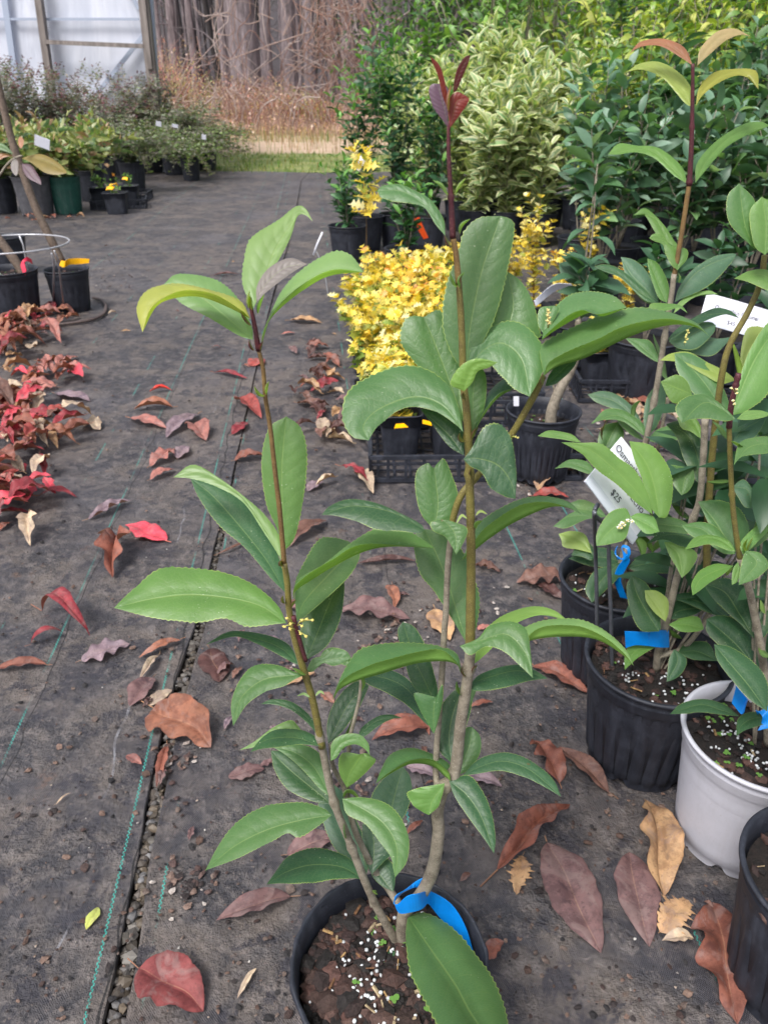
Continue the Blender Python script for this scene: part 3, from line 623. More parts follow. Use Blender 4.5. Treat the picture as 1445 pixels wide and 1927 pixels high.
leaves = [
 # crown of the left stem
 ('a',[(770,640),(820,500),(885,330),(960,210),(1020,125),(1080,185)],[(715,520),(722,380),(760,270),(900,178),(990,108),(1040,115)],[(845,480),(912,370),(965,265),(1000,160),(1040,152)],'v',{'yo':.012,'k':.9,'mat':'leaf_young'}),
 ('a',[(785,610),(830,520),(930,430),(1050,408)],[(790,520),(850,430),(960,376)],[(805,590),(850,545),(970,455)],'p',{'yo':-.004,'k':.9,'mat':'leaf_young'}),
 ('a',[(812,830),(840,730),(900,650),(1030,545),(1170,470),(1345,450)],[(880,620),(950,505),(1060,410),(1190,342),(1280,362)],[(826,760),(890,640),(1020,520),(1180,440)],'v',{'yo':0,'mat':'leaf_young','k':.9}),
 ('a',[(755,695),(650,640),(500,582),(370,585),(265,630),(190,765)],[(700,600),(560,548),(400,512),(290,518),(205,555),(160,640)],[(705,648),(570,568),(430,545),(330,570),(235,640)],'Y',{'yo':-.004,'mat':'leaf_young','k':.9,'label':'olive-yellow young leaf curling down at its tip'}),
 ('a',[(768,805),(650,705),(520,600),(400,530),(300,515)],[(760,735),(690,590),(570,490),(380,460)],[(690,780),(540,690),(390,610)],'v',{'yo':.008,'mat':'leaf_young','k':1.2}),
 ('a',[(748,640),(750,590),(752,542)],9,8,'y',{'yo':-.01,'mat':'leaf_young'}), ('a',[(766,650),(762,600),(754,570)],7,6,'Y',{'yo':-.008,'mat':'leaf_young'}),
 ('a',[(795,670),(810,620),(828,565)],14,14,'v',{'yo':.005,'mat':'leaf_young'}),
 ('a',[(830,1098),(800,1078),(775,1045)],12,10,'y',{'yo':-.003,'mat':'leaf_young'}), ('a',[(838,1092),(846,1060),(852,1020)],11,10,'y',{'yo':-.003,'mat':'leaf_young'}),
 ('a',[(775,860),(758,830),(748,805)],9,6,'m',{'yo':-.001,'mat':'leaf_young'}), ('a',[(808,865),(815,835),(822,812)],8,6,'m',{'yo':-.001,'mat':'leaf_young'}),
 ('a',[(760,730),(740,700),(700,640)],10,10,'m',{'yo':-.003,'mat':'leaf_young'}),
 # middle of the left stem
 ('b',[(785,665),(775,500),(770,300),(790,78)],[(745,560),(700,450),(682,270),(715,130)],[(830,600),(870,400),(880,230),(850,125)],'G',{'yo':.014,'k':.35,'wav':.02}),
 ('b',[(775,722),(735,640),(650,500),(560,400),(420,325),(295,345)],[(768,620),(700,515),(600,425),(480,338),(380,290)],[(752,680),(690,585),(600,455),(480,385),(375,352)],'v',{'yo':.004,'k':1.0,'mat':'leaf_young'}),
 ('b',[(785,850),(700,705),(560,530),(460,420),(370,350)],[(720,785),(610,655),(500,560),(410,440)],[(775,760),(735,640),(640,485),(520,385)],'d',{'yo':.01,'k':1.3}),
 ('b',[(790,985),(650,900),(400,862),(200,880),(35,918)],[(745,900),(610,795),(430,750),(250,745),(120,835)],[(735,990),(610,998),(520,965),(370,982),(180,955)],'G',{'yo':-.002,'k':1.2,'wav':.03}),
 ('b',[(825,885),(830,845),(910,790),(1000,735),(1130,672),(1250,650),(1440,655)],[(835,800),(950,728),(1080,628),(1200,562),(1290,562),(1390,620)],[(825,830),(890,768),(1000,702),(1080,652),(1170,637),(1290,645)],'G',{'yo':-.01,'k':1.0}),
 ('b',[(835,975),(870,890),(960,790),(1060,690),(1110,645)],[(828,820),(860,735),(930,622),(1010,612)],[(865,960),(960,880),(1060,785),(1108,705)],'g',{'yo':.012,'k':1.2}),
 ('F',[(575,1243),(598,1190),(622,1130),(646,1078)],[(566,1200),(575,1155),(610,1095)],[(615,1215),(640,1165),(648,1110)],'d',{'yo':.012,'k':.9}),
 ('c',[(625,420),(520,330),(400,285),(270,262),(130,315)],[(570,320),(480,272),(340,245),(240,250)],[(590,410),(500,360),(400,310),(285,272)],'d',{'yo':.002,'k':1.3}),
 ('c',[(650,470),(600,475),(550,478),(430,500),(320,590),(275,740)],[(600,458),(500,420),(385,425),(310,500),(266,620)],[(590,500),(540,530),(440,562),(345,630)],'g',{'yo':-.006,'k':1.0}),
 ('c',[(655,472),(620,445),(583,435)],12,14,'v',{'yo':-.006}), ('c',[(678,590),(645,568),(608,583)],10,-4,'v',{'yo':-.004}), ('c',[(706,582),(730,563),(752,575)],10,-4,'v',{'yo':-.004}),
 ('c',[(655,455),(700,420),(760,395),(820,385),(892,382)],[(690,390),(750,372),(800,336),(860,345)],[(690,455),(745,412),(800,425),(865,405)],'g',{'yo':.006,'k':.7,'wav':.06}),
 ('c',[(722,795),(665,700),(570,640),(480,612),(418,625)],[(708,735),(655,665),(575,612),(480,600)],[(690,755),(650,712),(575,655),(490,628)],'d',{'yo':.004,'k':1.1}),
 ('c',[(735,848),(620,805),(520,800),(430,820),(365,875)],[(705,795),(620,758),(500,758),(425,802)],[(705,842),(620,836),(520,850),(430,858)],'d',{'yo':-.004,'k':1.3}),
 ('c',[(640,775),(560,762),(470,790),(400,830),(308,866)],[(610,735),(572,710),(480,750),(390,818)],[(600,800),(500,810),(420,842)],'l',{'yo':.018,'k':.8}),
 ('c',[(785,1112),(700,960),(600,880),(480,848)],[(778,980),(720,878),(640,838),(550,836)],[(730,1070),(650,980),(560,898)],'g',{'yo':.004,'k':1.0}),
 ('c',[(790,1150),(680,1060),(560,960),(472,868)],[(790,1060),(700,960),(580,880)],[(680,1130),(560,1070),(492,970)],'d',{'yo':.014,'k':1.0}),
 ('c',[(772,835),(830,710),(890,610),(985,530)],[(765,740),(792,640),(855,552),(925,505)],[(830,785),(885,715),(935,640)],'D',{'yo':.012,'k':.8}),
 ('c',[(925,800),(960,760),(1040,708),(1160,698)],[(950,745),(1030,690),(1100,680)],[(960,795),(1040,735),(1110,702)],'d',{'yo':.02,'k':1.0}),
 ('c',[(850,870),(880,800),(905,740),(915,660)],16,24,'D',{'yo':.022,'k':.8}),
 ('c',[(785,922),(810,870),(850,825),(930,812),(988,893)],[(790,830),(850,785),(930,783),(980,830)],[(815,905),(850,855),(910,835),(960,858)],'G',{'yo':-.006,'k':.6,'under':False}),
 ('c',[(868,1062),(880,1000),(920,930),(962,882),(1020,912)],[(830,985),(832,900),(880,878)],[(915,1030),(975,975),(1015,930)],'D',{'yo':0,'k':.3,'under':True}),
 ('c',[(790,1205),(620,1235),(450,1285),(280,1370),(130,1495)],[(745,1170),(620,1138),(450,1158),(310,1230),(205,1355)],[(720,1262),(620,1322),(560,1300),(480,1340),(300,1430)],'g',{'yo':-.002,'k':1.0,'wav':.02}),
 ('c',[(955,1545),(850,1480),(700,1465),(560,1500),(450,1567)],[(905,1455),(820,1400),(680,1378),(560,1425),(490,1510)],[(900,1535),(780,1545),(660,1562),(540,1562)],'d',{'yo':0,'k':1.3,'wav':.02}),
 ('c',[(845,1120),(960,1178),(1070,1260),(1130,1380),(1120,1532)],[(935,1112),(1060,1138),(1145,1212),(1192,1330),(1180,1450)],[(870,1200),(965,1252),(1040,1345),(1098,1425),(1112,1490)],'g',{'yo':-.01,'k':.9,'fold':.0}),
 ('c',[(1000,1515),(1010,1400),(1000,1290),(960,1235)],[(955,1430),(948,1330),(950,1260)],[(1060,1450),(1110,1390),(1060,1290)],'D',{'yo':.006,'k':.7}),
 ('c',[(965,1540),(900,1400),(830,1260),(780,1120),(800,1045)],[(880,1460),(800,1370),(750,1260),(720,1150)],[(985,1430),(945,1290),(890,1180),(850,1090)],'b',{'yo':.022,'k':.9}),
 ('c',[(1010,1475),(1050,1530),(1095,1590),(1112,1605)],[(1070,1430),(1118,1480),(1120,1560)],[(1000,1520),(1050,1575)],'d',{'yo':.018,'k':.8}),
 ('c',[(1075,1300),(1100,1180),(1130,1060),(1163,952)],[(1005,1180),(1000,1100),(1070,1005)],[(1160,1225),(1205,1110),(1200,1010)],'b',{'yo':.03,'k':.9}),
 ('c',[(850,1115),(880,1090),(935,1120)],14,16,'v',{'yo':.01}), ('c',[(862,1330),(868,1300),(862,1230)],10,10,'g',{'yo':-.004}), ('c',[(1000,1600),(1015,1618),(1030,1622)],8,8,'v',{'yo':-.004}),
 # middle of the right stem
 ('e',[(742,330),(720,280),(640,262),(500,276),(320,330),(200,365),(110,410),(70,470)],[(730,240),(680,198),(560,172),(380,166),(220,198),(150,280),(100,380)],[(715,262),(640,203),(545,208),(400,243),(250,290),(120,365)],'g',{'yo':-.012,'k':1.2}),
 ('e',[(578,595),(500,450),(400,370),(225,322)],[(582,560),(525,428),(440,338),(320,296)],[(560,590),(455,488),(340,420),(245,375)],'D',{'yo':.012,'k':1.3}),
 ('e',[(607,485),(560,380),(500,250),(438,55)],[(560,468),(482,370),(440,225),(412,110)],[(625,440),(600,320),(558,185),(500,85)],'d',{'yo':.02,'k':.5}),
 ('e',[(612,450),(600,520),(600,642)],[(645,385),(645,480),(615,600)],[(500,430),(530,520),(575,600)],'g',{'yo':.006,'k':.4}),
 ('e',[(765,560),(790,460),(832,366)],[(745,480),(790,380)],[(790,500),(820,420)],'g',{'yo':.004}), ('e',[(755,440),(735,410),(720,365)],12,14,'g',{'yo':.002}),
 ('e',[(692,795),(680,650),(705,520),(760,385)],[(630,730),(610,640),(620,530),(690,430)],[(735,740),(765,620),(800,470)],'D',{'yo':.01,'k':.7}),
 ('e',[(725,862),(760,770),(790,690),(800,605)],[(715,780),(730,680),(770,612)],[(790,822),(842,740),(842,655)],'g',{'yo':.014,'k':.7}),
 ('e',[(748,862),(840,815),(960,785),(1100,830),(1265,970)],[(830,778),(950,740),(1060,760),(1160,820),(1230,890)],[(830,850),(950,835),(1080,870),(1180,920)],'d',{'yo':0,'k':1.1}),
 ('e',[(680,888),(770,960),(850,1080),(915,1268)],[(780,858),(850,935),(900,1050),(922,1180)],[(710,970),(790,1090),(860,1185)],'d',{'yo':-.006,'k':.9}),
 ('e',[(688,888),(655,862),(590,810),(480,800),(375,850),(298,902)],[(680,800),(570,738),(470,716),(375,750),(325,830)],[(672,835),(585,775),(470,785),(360,850)],'g',{'yo':-.008,'k':1.1}),
 ('e',[(658,900),(620,950),(590,1000),(575,1066)],[(645,960),(625,1020),(600,1045)],[(570,915),(465,945),(490,1010),(540,1050)],'G',{'yo':-.008,'k':.5,'wav':.05,'label':'small wide leaf hanging at the stem fork'}),
 ('d',[(600,602),(622,480),(612,360),(600,280)],[(535,520),(505,400),(512,295),(568,255),(585,268)],[(700,540),(728,430),(692,310),(655,232),(620,255)],'g',{'yo':.008,'k':.5,'teeth':.03}),
 ('d',[(552,602),(430,530),(300,490),(160,480),(15,525)],[(530,572),(430,518),(300,463),(160,443),(60,478)],[(520,620),(420,610),(300,602),(200,560),(90,530)],'d',{'yo':-.002,'k':1.2}),
 ('d',[(745,765),(800,722),(890,650),(1020,565),(1190,490),(1290,485),(1375,526)],[(825,590),(900,518),(1050,443),(1190,428),(1310,460)],[(820,650),(895,572),(1045,478),(1180,458),(1290,482)],'g',{'yo':.006,'k':1.1}),
 ('d',[(640,548),(690,590),(715,640),(716,732)],[(700,560),(776,600),(745,690)],[(583,565),(600,610),(660,640),(700,700)],'g',{'yo':-.010,'k':.6}),
 ('d',[(820,600),(830,580),(855,555)],14,18,'g',{'yo':-.004}), ('d',[(775,545),(745,527),(715,575)],-5,8,'y',{'yo':-.006}), ('d',[(820,528),(845,508),(880,522)],9,-4,'y',{'yo':-.006}),
 ('d',[(772,1198),(735,1080),(662,850),(600,700),(550,600)],[(690,1060),(600,920),(530,835),(498,700),(510,615)],[(812,1150),(838,1000),(826,900),(775,760),(680,620)],'g',{'yo':.010,'k':.55}),
 ('d',[(735,1210),(850,1180),(980,1150),(1080,1250),(1118,1378)],[(830,1170),(895,1100),(1010,1083),(1085,1130),(1105,1240)],[(790,1258),(870,1215),(960,1235),(1050,1312)],'g',{'yo':-.014,'k':.9}),
 ('d',[(805,1300),(870,1180),(980,1090),(1120,1040),(1298,1076)],[(850,1160),(920,1078),(1010,1030),(1120,1003),(1225,1022)],[(830,1290),(925,1200),(1000,1110),(1150,1050)],'v',{'yo':.006,'k':1.2,'under':True}),
 ('F',[(965,1225,.004),(1000,1205),(1060,1198),(1120,1203),(1165,1228),(1192,1253)],[(975,1190),(1020,1168),(1085,1165),(1135,1185),(1175,1220)],[(985,1205),(1020,1180),(1085,1178),(1135,1198),(1172,1228)],'v',{'yo':-.008,'k':1.2}),
 ('d',[(795,1405),(900,1370),(1040,1340),(1195,1380)],[(840,1360),(950,1320),(1060,1308),(1130,1338)],[(815,1445),(950,1432),(1090,1395)],'d',{'yo':.006,'k':1.2}),
 # above the pot
 ('m',[(772,500),(900,690),(1030,880),(1130,1060),(1330,1320)],[(870,485),(1000,555),(1150,720),(1240,860),(1310,1050)],[(762,620),(785,800),(860,960),(960,1130),(1120,1280)],'g',{'yo':.0,'k':1.25,'wav':.015,'label':'large leaf drooping over the pot rim with a chalky edge'}),
 ('m',[(748,680),(700,750),(655,867)],[(748,730),(705,820)],[(640,695),(622,780)],'d',{'yo':.0,'k':.9}),
 ('m',[(760,680),(765,700),(768,715)],10,10,'G',{}),
 # top of the right stem
 ('f',[(655,1095),(590,980),(500,890),(400,840),(272,840)],[(645,1000),(580,900),(480,835),(380,802),(300,812)],[(600,1030),(530,930),(420,908),(300,882)],'g',{'yo':.004,'k':.9,'wav':.05}),
 ('i',[(712,905),(735,700),(780,480),(830,330),(862,240)],[(655,830),(615,700),(630,540),(680,400),(705,310),(765,250)],[(745,850),(830,690),(870,560),(905,400),(920,290),(905,255)],'g',{'yo':.010,'k':.35}),
 ('i',[(830,860),(880,740),(915,620),(890,475)],[(810,780),(820,640),(860,520)],[(1020,760),(1028,730),(1000,610),(950,520)],'g',{'yo':.022,'k':.5}),
 ('i',[(718,1145),(650,960),(590,800),(535,670)],[(700,1110),(600,1000),(510,880),(440,780),(450,690),(490,665)],[(735,950),(690,830),(640,700),(600,640)],'g',{'yo':.018,'k':.5}),
 ('i',[(712,960),(760,840),(860,780),(950,850),(985,1008)],[(740,790),(850,698),(950,697),(1035,785),(1040,900)],[(745,900),(800,862),(860,915),(920,975)],'g',{'yo':-.002,'k':.8}),
 ('i',[(706,985),(725,930),(760,870),(850,862)],[(650,952),(690,880),(760,846)],[(740,950),(765,900),(810,885)],'G',{'yo':-.016,'k':.2,'under':True}),
 ('i',[(702,1158),(620,1050),(500,1010),(350,1060),(280,1130),(302,1194)],[(690,1080),(640,960),(550,890),(430,882),(310,915),(215,990),(190,1090),(230,1175)],[(670,1125),(600,1078),(500,1050),(420,1072),(345,1130),(315,1170)],'g',{'yo':-.006,'k':1.0,'wav':.045,'label':'broad puckered leaf with its tip rolled under'}),
 ('i',[(706,1258),(640,1170),(520,1060)],[(700,1150),(620,1070)],[(640,1215),(560,1110)],'D',{'yo':.006,'k':.7}),
 ('i',[(742,1172),(745,1000),(762,850)],[(700,1080),(690,950)],[(790,1060),(800,930)],'g',{'yo':.004,'k':.5}),
 ('i',[(750,1162),(790,1090),(850,1015),(935,965)],[(770,1080),(820,980),(890,930)],[(785,1085),(850,1000),(905,975)],'d',{'yo':.0,'k':1.0}),
 ('i',[(703,1275),(760,1270),(850,1300),(905,1370),(925,1442)],[(740,1225),(790,1140),(855,1122),(905,1185),(928,1320)],[(735,1305),(780,1330),(820,1395),(880,1432)],'d',{'yo':-.016,'k':.5,'wav':.04}),
 ('h',[(790,530),(850,492),(950,462),(1100,390),(1200,352),(1300,332),(1380,342),(1432,376)],[(778,420),(850,368),(1000,300),(1150,266),(1280,285),(1380,325)],[(810,480),(880,438),(1000,388),(1100,340),(1250,310),(1370,330)],'g',{'yo':-.006,'k':1.0,'label':'long leaf folded along its midrib pointing right'}),
 ('h',[(782,392),(850,345),(960,288),(1020,300),(1112,266)],[(800,320),(870,230),(960,203),(1060,220)],[(805,365),(880,300),(940,276),(1000,292)],'g',{'yo':.010,'k':1.0}),
 ('h',[(790,370),(800,320),(830,258)],[(768,330),(775,270)],[(820,330),(850,270)],'g',{'yo':.016,'k':.6}),
 ('h',[(795,572),(850,520),(930,442)],[(815,520),(880,440)],[(840,560),(905,500)],'D',{'yo':.010,'k':.8}),
 ('f',[(662,360),(640,270),(615,180),(568,75)],[(640,300),(610,180),(580,110)],[(665,290),(645,190),(620,125)],'R',{'yo':-.004,'k':0,'mat':'leaf_young'}),
 ('f',[(700,285),(725,200),(755,130),(795,70)],[(705,220),(722,150),(760,88)],[(722,265),(755,190),(785,120)],'m',{'yo':.0,'k':0,'mat':'leaf_young'}),
 ('f',[(668,480),(655,400),(635,320),(610,232)],[(640,440),(590,370),(562,280),(575,240)],[(672,400),(680,310),(655,240)],'P',{'yo':.004,'k':.2,'mat':'leaf_young','label':'plum-coloured young leaf'}),
 ('f',[(682,482),(700,400),(725,330),(792,318)],[(672,400),(678,320),(712,282),(750,290)],[(705,455),(745,400),(782,345)],'R',{'yo':-.008,'k':.2,'mat':'leaf_young','label':'dark red young leaf cupped open at the tip'}),
 ('f',[(676,400),(680,310),(690,240)],6,6,'T',{'yo':-.006,'k':0,'mat':'leaf_young'}),
 ('f',[(675,865),(640,800),(582,778)],12,12,'v',{'yo':0,'mat':'leaf_young'}), ('f',[(712,865),(745,810),(775,765)],9,9,'y',{'yo':.004,'mat':'leaf_young'}),
 ('f',[(738,1085),(755,1040),(798,1000)],16,12,'v',{'yo':0,'mat':'leaf_young'}), ('f',[(722,1385),(700,1340),(680,1298)],12,10,'v',{'yo':-.002,'mat':'leaf_young'}), ('f',[(738,1390),(745,1340),(765,1298)],13,12,'v',{'yo':-.003,'mat':'leaf_young'}),
 ('f',[(690,1160),(670,1120),(652,1090)],10,10,'m',{'yo':0,'mat':'leaf_young'}),
 ('e',[(200,330),(225,370),(222,420)],12,12,'G',{'yo':.0}), ('e',[(170,260),(100,240),(30,235),(5,240)],[(140,215),(80,190),(30,205)],[(150,285),(90,270),(30,260)],'g',{'yo':.012,'wav':.08}),
 ('e',[(480,260),(400,285),(330,300),(300,290)],[(450,262),(400,262),(340,270)],[(440,290),(370,312),(330,310)],'g',{'yo':.014}),
 ('b',[(775,735),(768,722),(770,710)],8,8,'m',{'yo':-.003}), ('b',[(785,900),(778,880),(776,862)],9,9,'m',{'yo':-.003}), ('b',[(815,915),(825,900),(832,885)],10,10,'m',{'yo':-.003}),
 ('i',[(710,1200),(695,1180),(690,1160)],13,13,'m',{'yo':-.002}), ('i',[(742,1190),(755,1165),(768,1135)],11,11,'m',{'yo':-.002}), ('i',[(712,1020),(708,1000),(706,985)],9,9,'m',{'yo':-.002}), ('i',[(738,1350),(742,1335),(740,1310)],10,10,'m',{'yo':-.002}),
 ('i',[(1042,960),(1045,930),(1050,905)],11,11,'m',{'yo':-.001}), ('e',[(772,345),(755,310),(742,290)],9,9,'m',{'yo':-.003}), ('e',[(805,330),(820,300),(828,280)],9,9,'m',{'yo':-.003}),
]
traced(hero, leaves)
def blossoms(plant, crop, pts, Y, col=(.78, .64, .16), r=.0009, spike=False):
    mb = MB()
    for x, y, x0, y0 in pts:
        a = P(*cq(crop, [(x0, y0)])[0], Y); b = P(*cq(crop, [(x, y)])[0], Y-.004); mb.tube([a, a.lerp(b, .5)+Vector((0, 0, .0008)), b], .00035, 5, (.45, .45, .12))
        g0 = random.uniform(0, 6)
        for k in range(4):
            g = k*1.57+g0; q = b+Vector((math.cos(g), -.3+random.uniform(-.5, .5), math.sin(g)))*r*random.uniform(.5, .95)
            v, f = lump(r*random.uniform(.6, .95), q, .6, jit=.15); mb.add(v, f, col)
        v, f = lump(r*.7, b+Vector((0, -r, 0)), .9, jit=.05); mb.add(v, f, (.8, .6, .2))
    return mb.build('flower_cluster', M['prill'], plant)
blossoms(hero, 'c', [(690,185,620,200),(660,180,615,205),(635,185,610,215),(635,215,612,215),(655,270,620,250),(628,255,614,240),(555,175,585,195),(540,218,588,215),(572,232,600,235),(575,205,598,205)], YH-.004)
blossoms(hero, 'i', [(1065,650,1062,715),(1060,662,1062,715),(1068,672,1063,715),(1060,684,1064,715),(1067,694,1064,715),(1062,640,1062,700)], YH-.002, (.62, .56, .25), .0009)
blossoms(hero, 'i', [(885,1155,905,1185),(935,1182,908,1185),(925,1178,905,1185)], YH+.006, (.5, .5, .15), .0006)
# blue plastic loop tag
ribbon('plant_tag', rib_px('m', [((830,345),(875,285),.006,.008),((800,350),(795,330),.002,.004),((705,395),(700,420),-.016,-.016),((722,482),(716,440),-.019,-.019),((790,480),(770,395),-.019,-.019),((850,462),(830,380),-.014,-.016),((878,435),(870,368),-.004,-.004),((905,460),(905,372),.006,.006),((985,560),(1010,440),.006,.006),((1050,650),(1085,560),.0,.0),((1110,720),(1135,720),-.006,-.006)], YH),
       M['blue'], 'bright blue plastic loop tag wrapped round the forked stem of the nearest plant', 'plant tag', 'blue plant tags', .0004)

# ================================================================ potted plants on the right
def potted(name, base, R, h, label, potmat='pot_black', ribs=24, soil=.85, chips=70, prills=25, weeds=4, group='potted tea olive shrubs', clusters=None, cat='potted plant', ring=2, ribdepth=.03, lip=.004, n=120):
    e = empty(name, base, label, cat, group); mb = MB(); pot_mesh(mb, base, R, h, ribs=ribs, rings=ring, ribdepth=ribdepth, lip=lip, n=n); mb.build('pot', M[potmat], e)
    fill_pot(e, base, R*(.80+.14*soil), h*soil, chips, prills, clusters, weeds); return e
bA = ground_pot(1155, 1292, .086); bA = G(1165, 1085, .175); bA.z = 0
pA = potted('potted_osmanthus', bA, .086, .175, 'tea olive with coppery top leaves in the black pot behind the wire stake', ribs=26, weeds=8, ribdepth=.055)
bB = G(1238, 1237, .17); bB.z = 0
pB = potted('potted_osmanthus', bB, .090, .17, 'tea olive in a dusty black pot with the wire stake standing in it', ribs=24, chips=200, prills=70, clusters=[(-.05,-.55),(.35,-.55),(.25,-.2),(-.5,-.1)], ribdepth=.055)
bC = G(1437, 1378, .17); bC.z = 0
pC = potted('potted_osmanthus', bC, .087, .17, 'tea olive growing in the pale grey-white plastic pot', potmat='pot_white', ribs=0, chips=170, prills=60, weeds=26, ring=1, clusters=[(-.3,-.1),(-.1,-.4),(-.4,.3)])
bD = G(1580, 1650, .17); bD.z = 0
pD = potted('potted_osmanthus', bD, .084, .17, 'black ribbed pot cut off by the frame beside the white pot', ribs=22, chips=90, prills=20, ribdepth=.05)
shrub(pD, bD+Vector((.02, 0, .14)), .30, .06, .08, [(.04,.12,.04)], n_stem=3, pitch=.05, start=.5, W=.36)
YA, YB, YC = bA.y, bB.y, bC.y
# stems
a, r = stem_px('F', [(1160,1100,.01),(1180,1000,.01),(1200,900,.01),(1215,829),(1235,728),(1252,621),(1262,560),(1268,515)], YA, (6, 5), 50); stem(pA, a, r, 'stem_grey', nodes=(.6, .8))
a, r = stem_px('F', [(1266,530),(1275,480),(1285,420),(1297,340)], YA, (4.5, 4.5), 30); stem(pA, a, r, 'stem_rust')
a, r = stem_px('F', [(1296,350),(1300,280),(1302,200),(1303,120)], YA, (5, 3), 30); stem(pA, a, r, 'stem_purple', nodes=(.05, .5))
a, r = stem_px('F', [(1236,850,.03),(1250,780,.03),(1268,710,.02)], YA, (3.5, 3), 20); stem(pA, a, r, 'stem_grey')
a, r = stem_px('F', [(1172,1110,-.01),(1176,1050,-.01),(1178,1010)], YA, (4, 3), 16); stem(pA, a, r, 'stem_grey')
a, r = stem_px('F', [(1234,1262,.006),(1238,1225),(1248,1190),(1258,1150),(1272,1090),(1292,1010),(1304,975),(1316,936),(1322,869),(1326,789)], YB, (7, 6), 50, .25); stem(pB, a, r, 'stem_grey', nodes=(.2, .62))
a, r = stem_px('F', [(1238,1235),(1280,1222,.01),(1312,1190,.01),(1335,1155,.01)], YB, (5.5, 4), 24); stem(pB, a, r, 'stem_grey')
a, r = stem_px('F', [(1330,1130,.03),(1330,1000,.03),(1340,850,.03),(1356,715,.02),(1372,650,.02),(1405,590,.02),(1430,533,.02),(1438,480,.02)], YB, (7, 5.5), 50); stem(pB, a, r, 'stem_olive')
a, r = stem_px('F', [(1226,972,-.03),(1222,950,-.03),(1216,930,-.03)], YB, (3, 2.5), 12); stem(pB, a, r, 'stem_purple')
a, r = stem_px('F', [(1445,1400,.0),(1440,1290),(1428,1205),(1410,1115),(1392,1050)], YC, (8, 7), 40); stem(pC, a, r, 'stem_grey')
a, r = stem_px('F', [(1392,1052),(1383,997),(1377,940),(1373,860),(1371,802)], YC, (5.2, 4.6), 40); stem(pC, a, r, 'stem_olive', nodes=(.5,))
a, r = stem_px('F', [(1371,805),(1374,770),(1380,740),(1389,703)], YC, (5.5, 5), 24); stem(pC, a, r, 'stem_purple', nodes=(.8, .95))
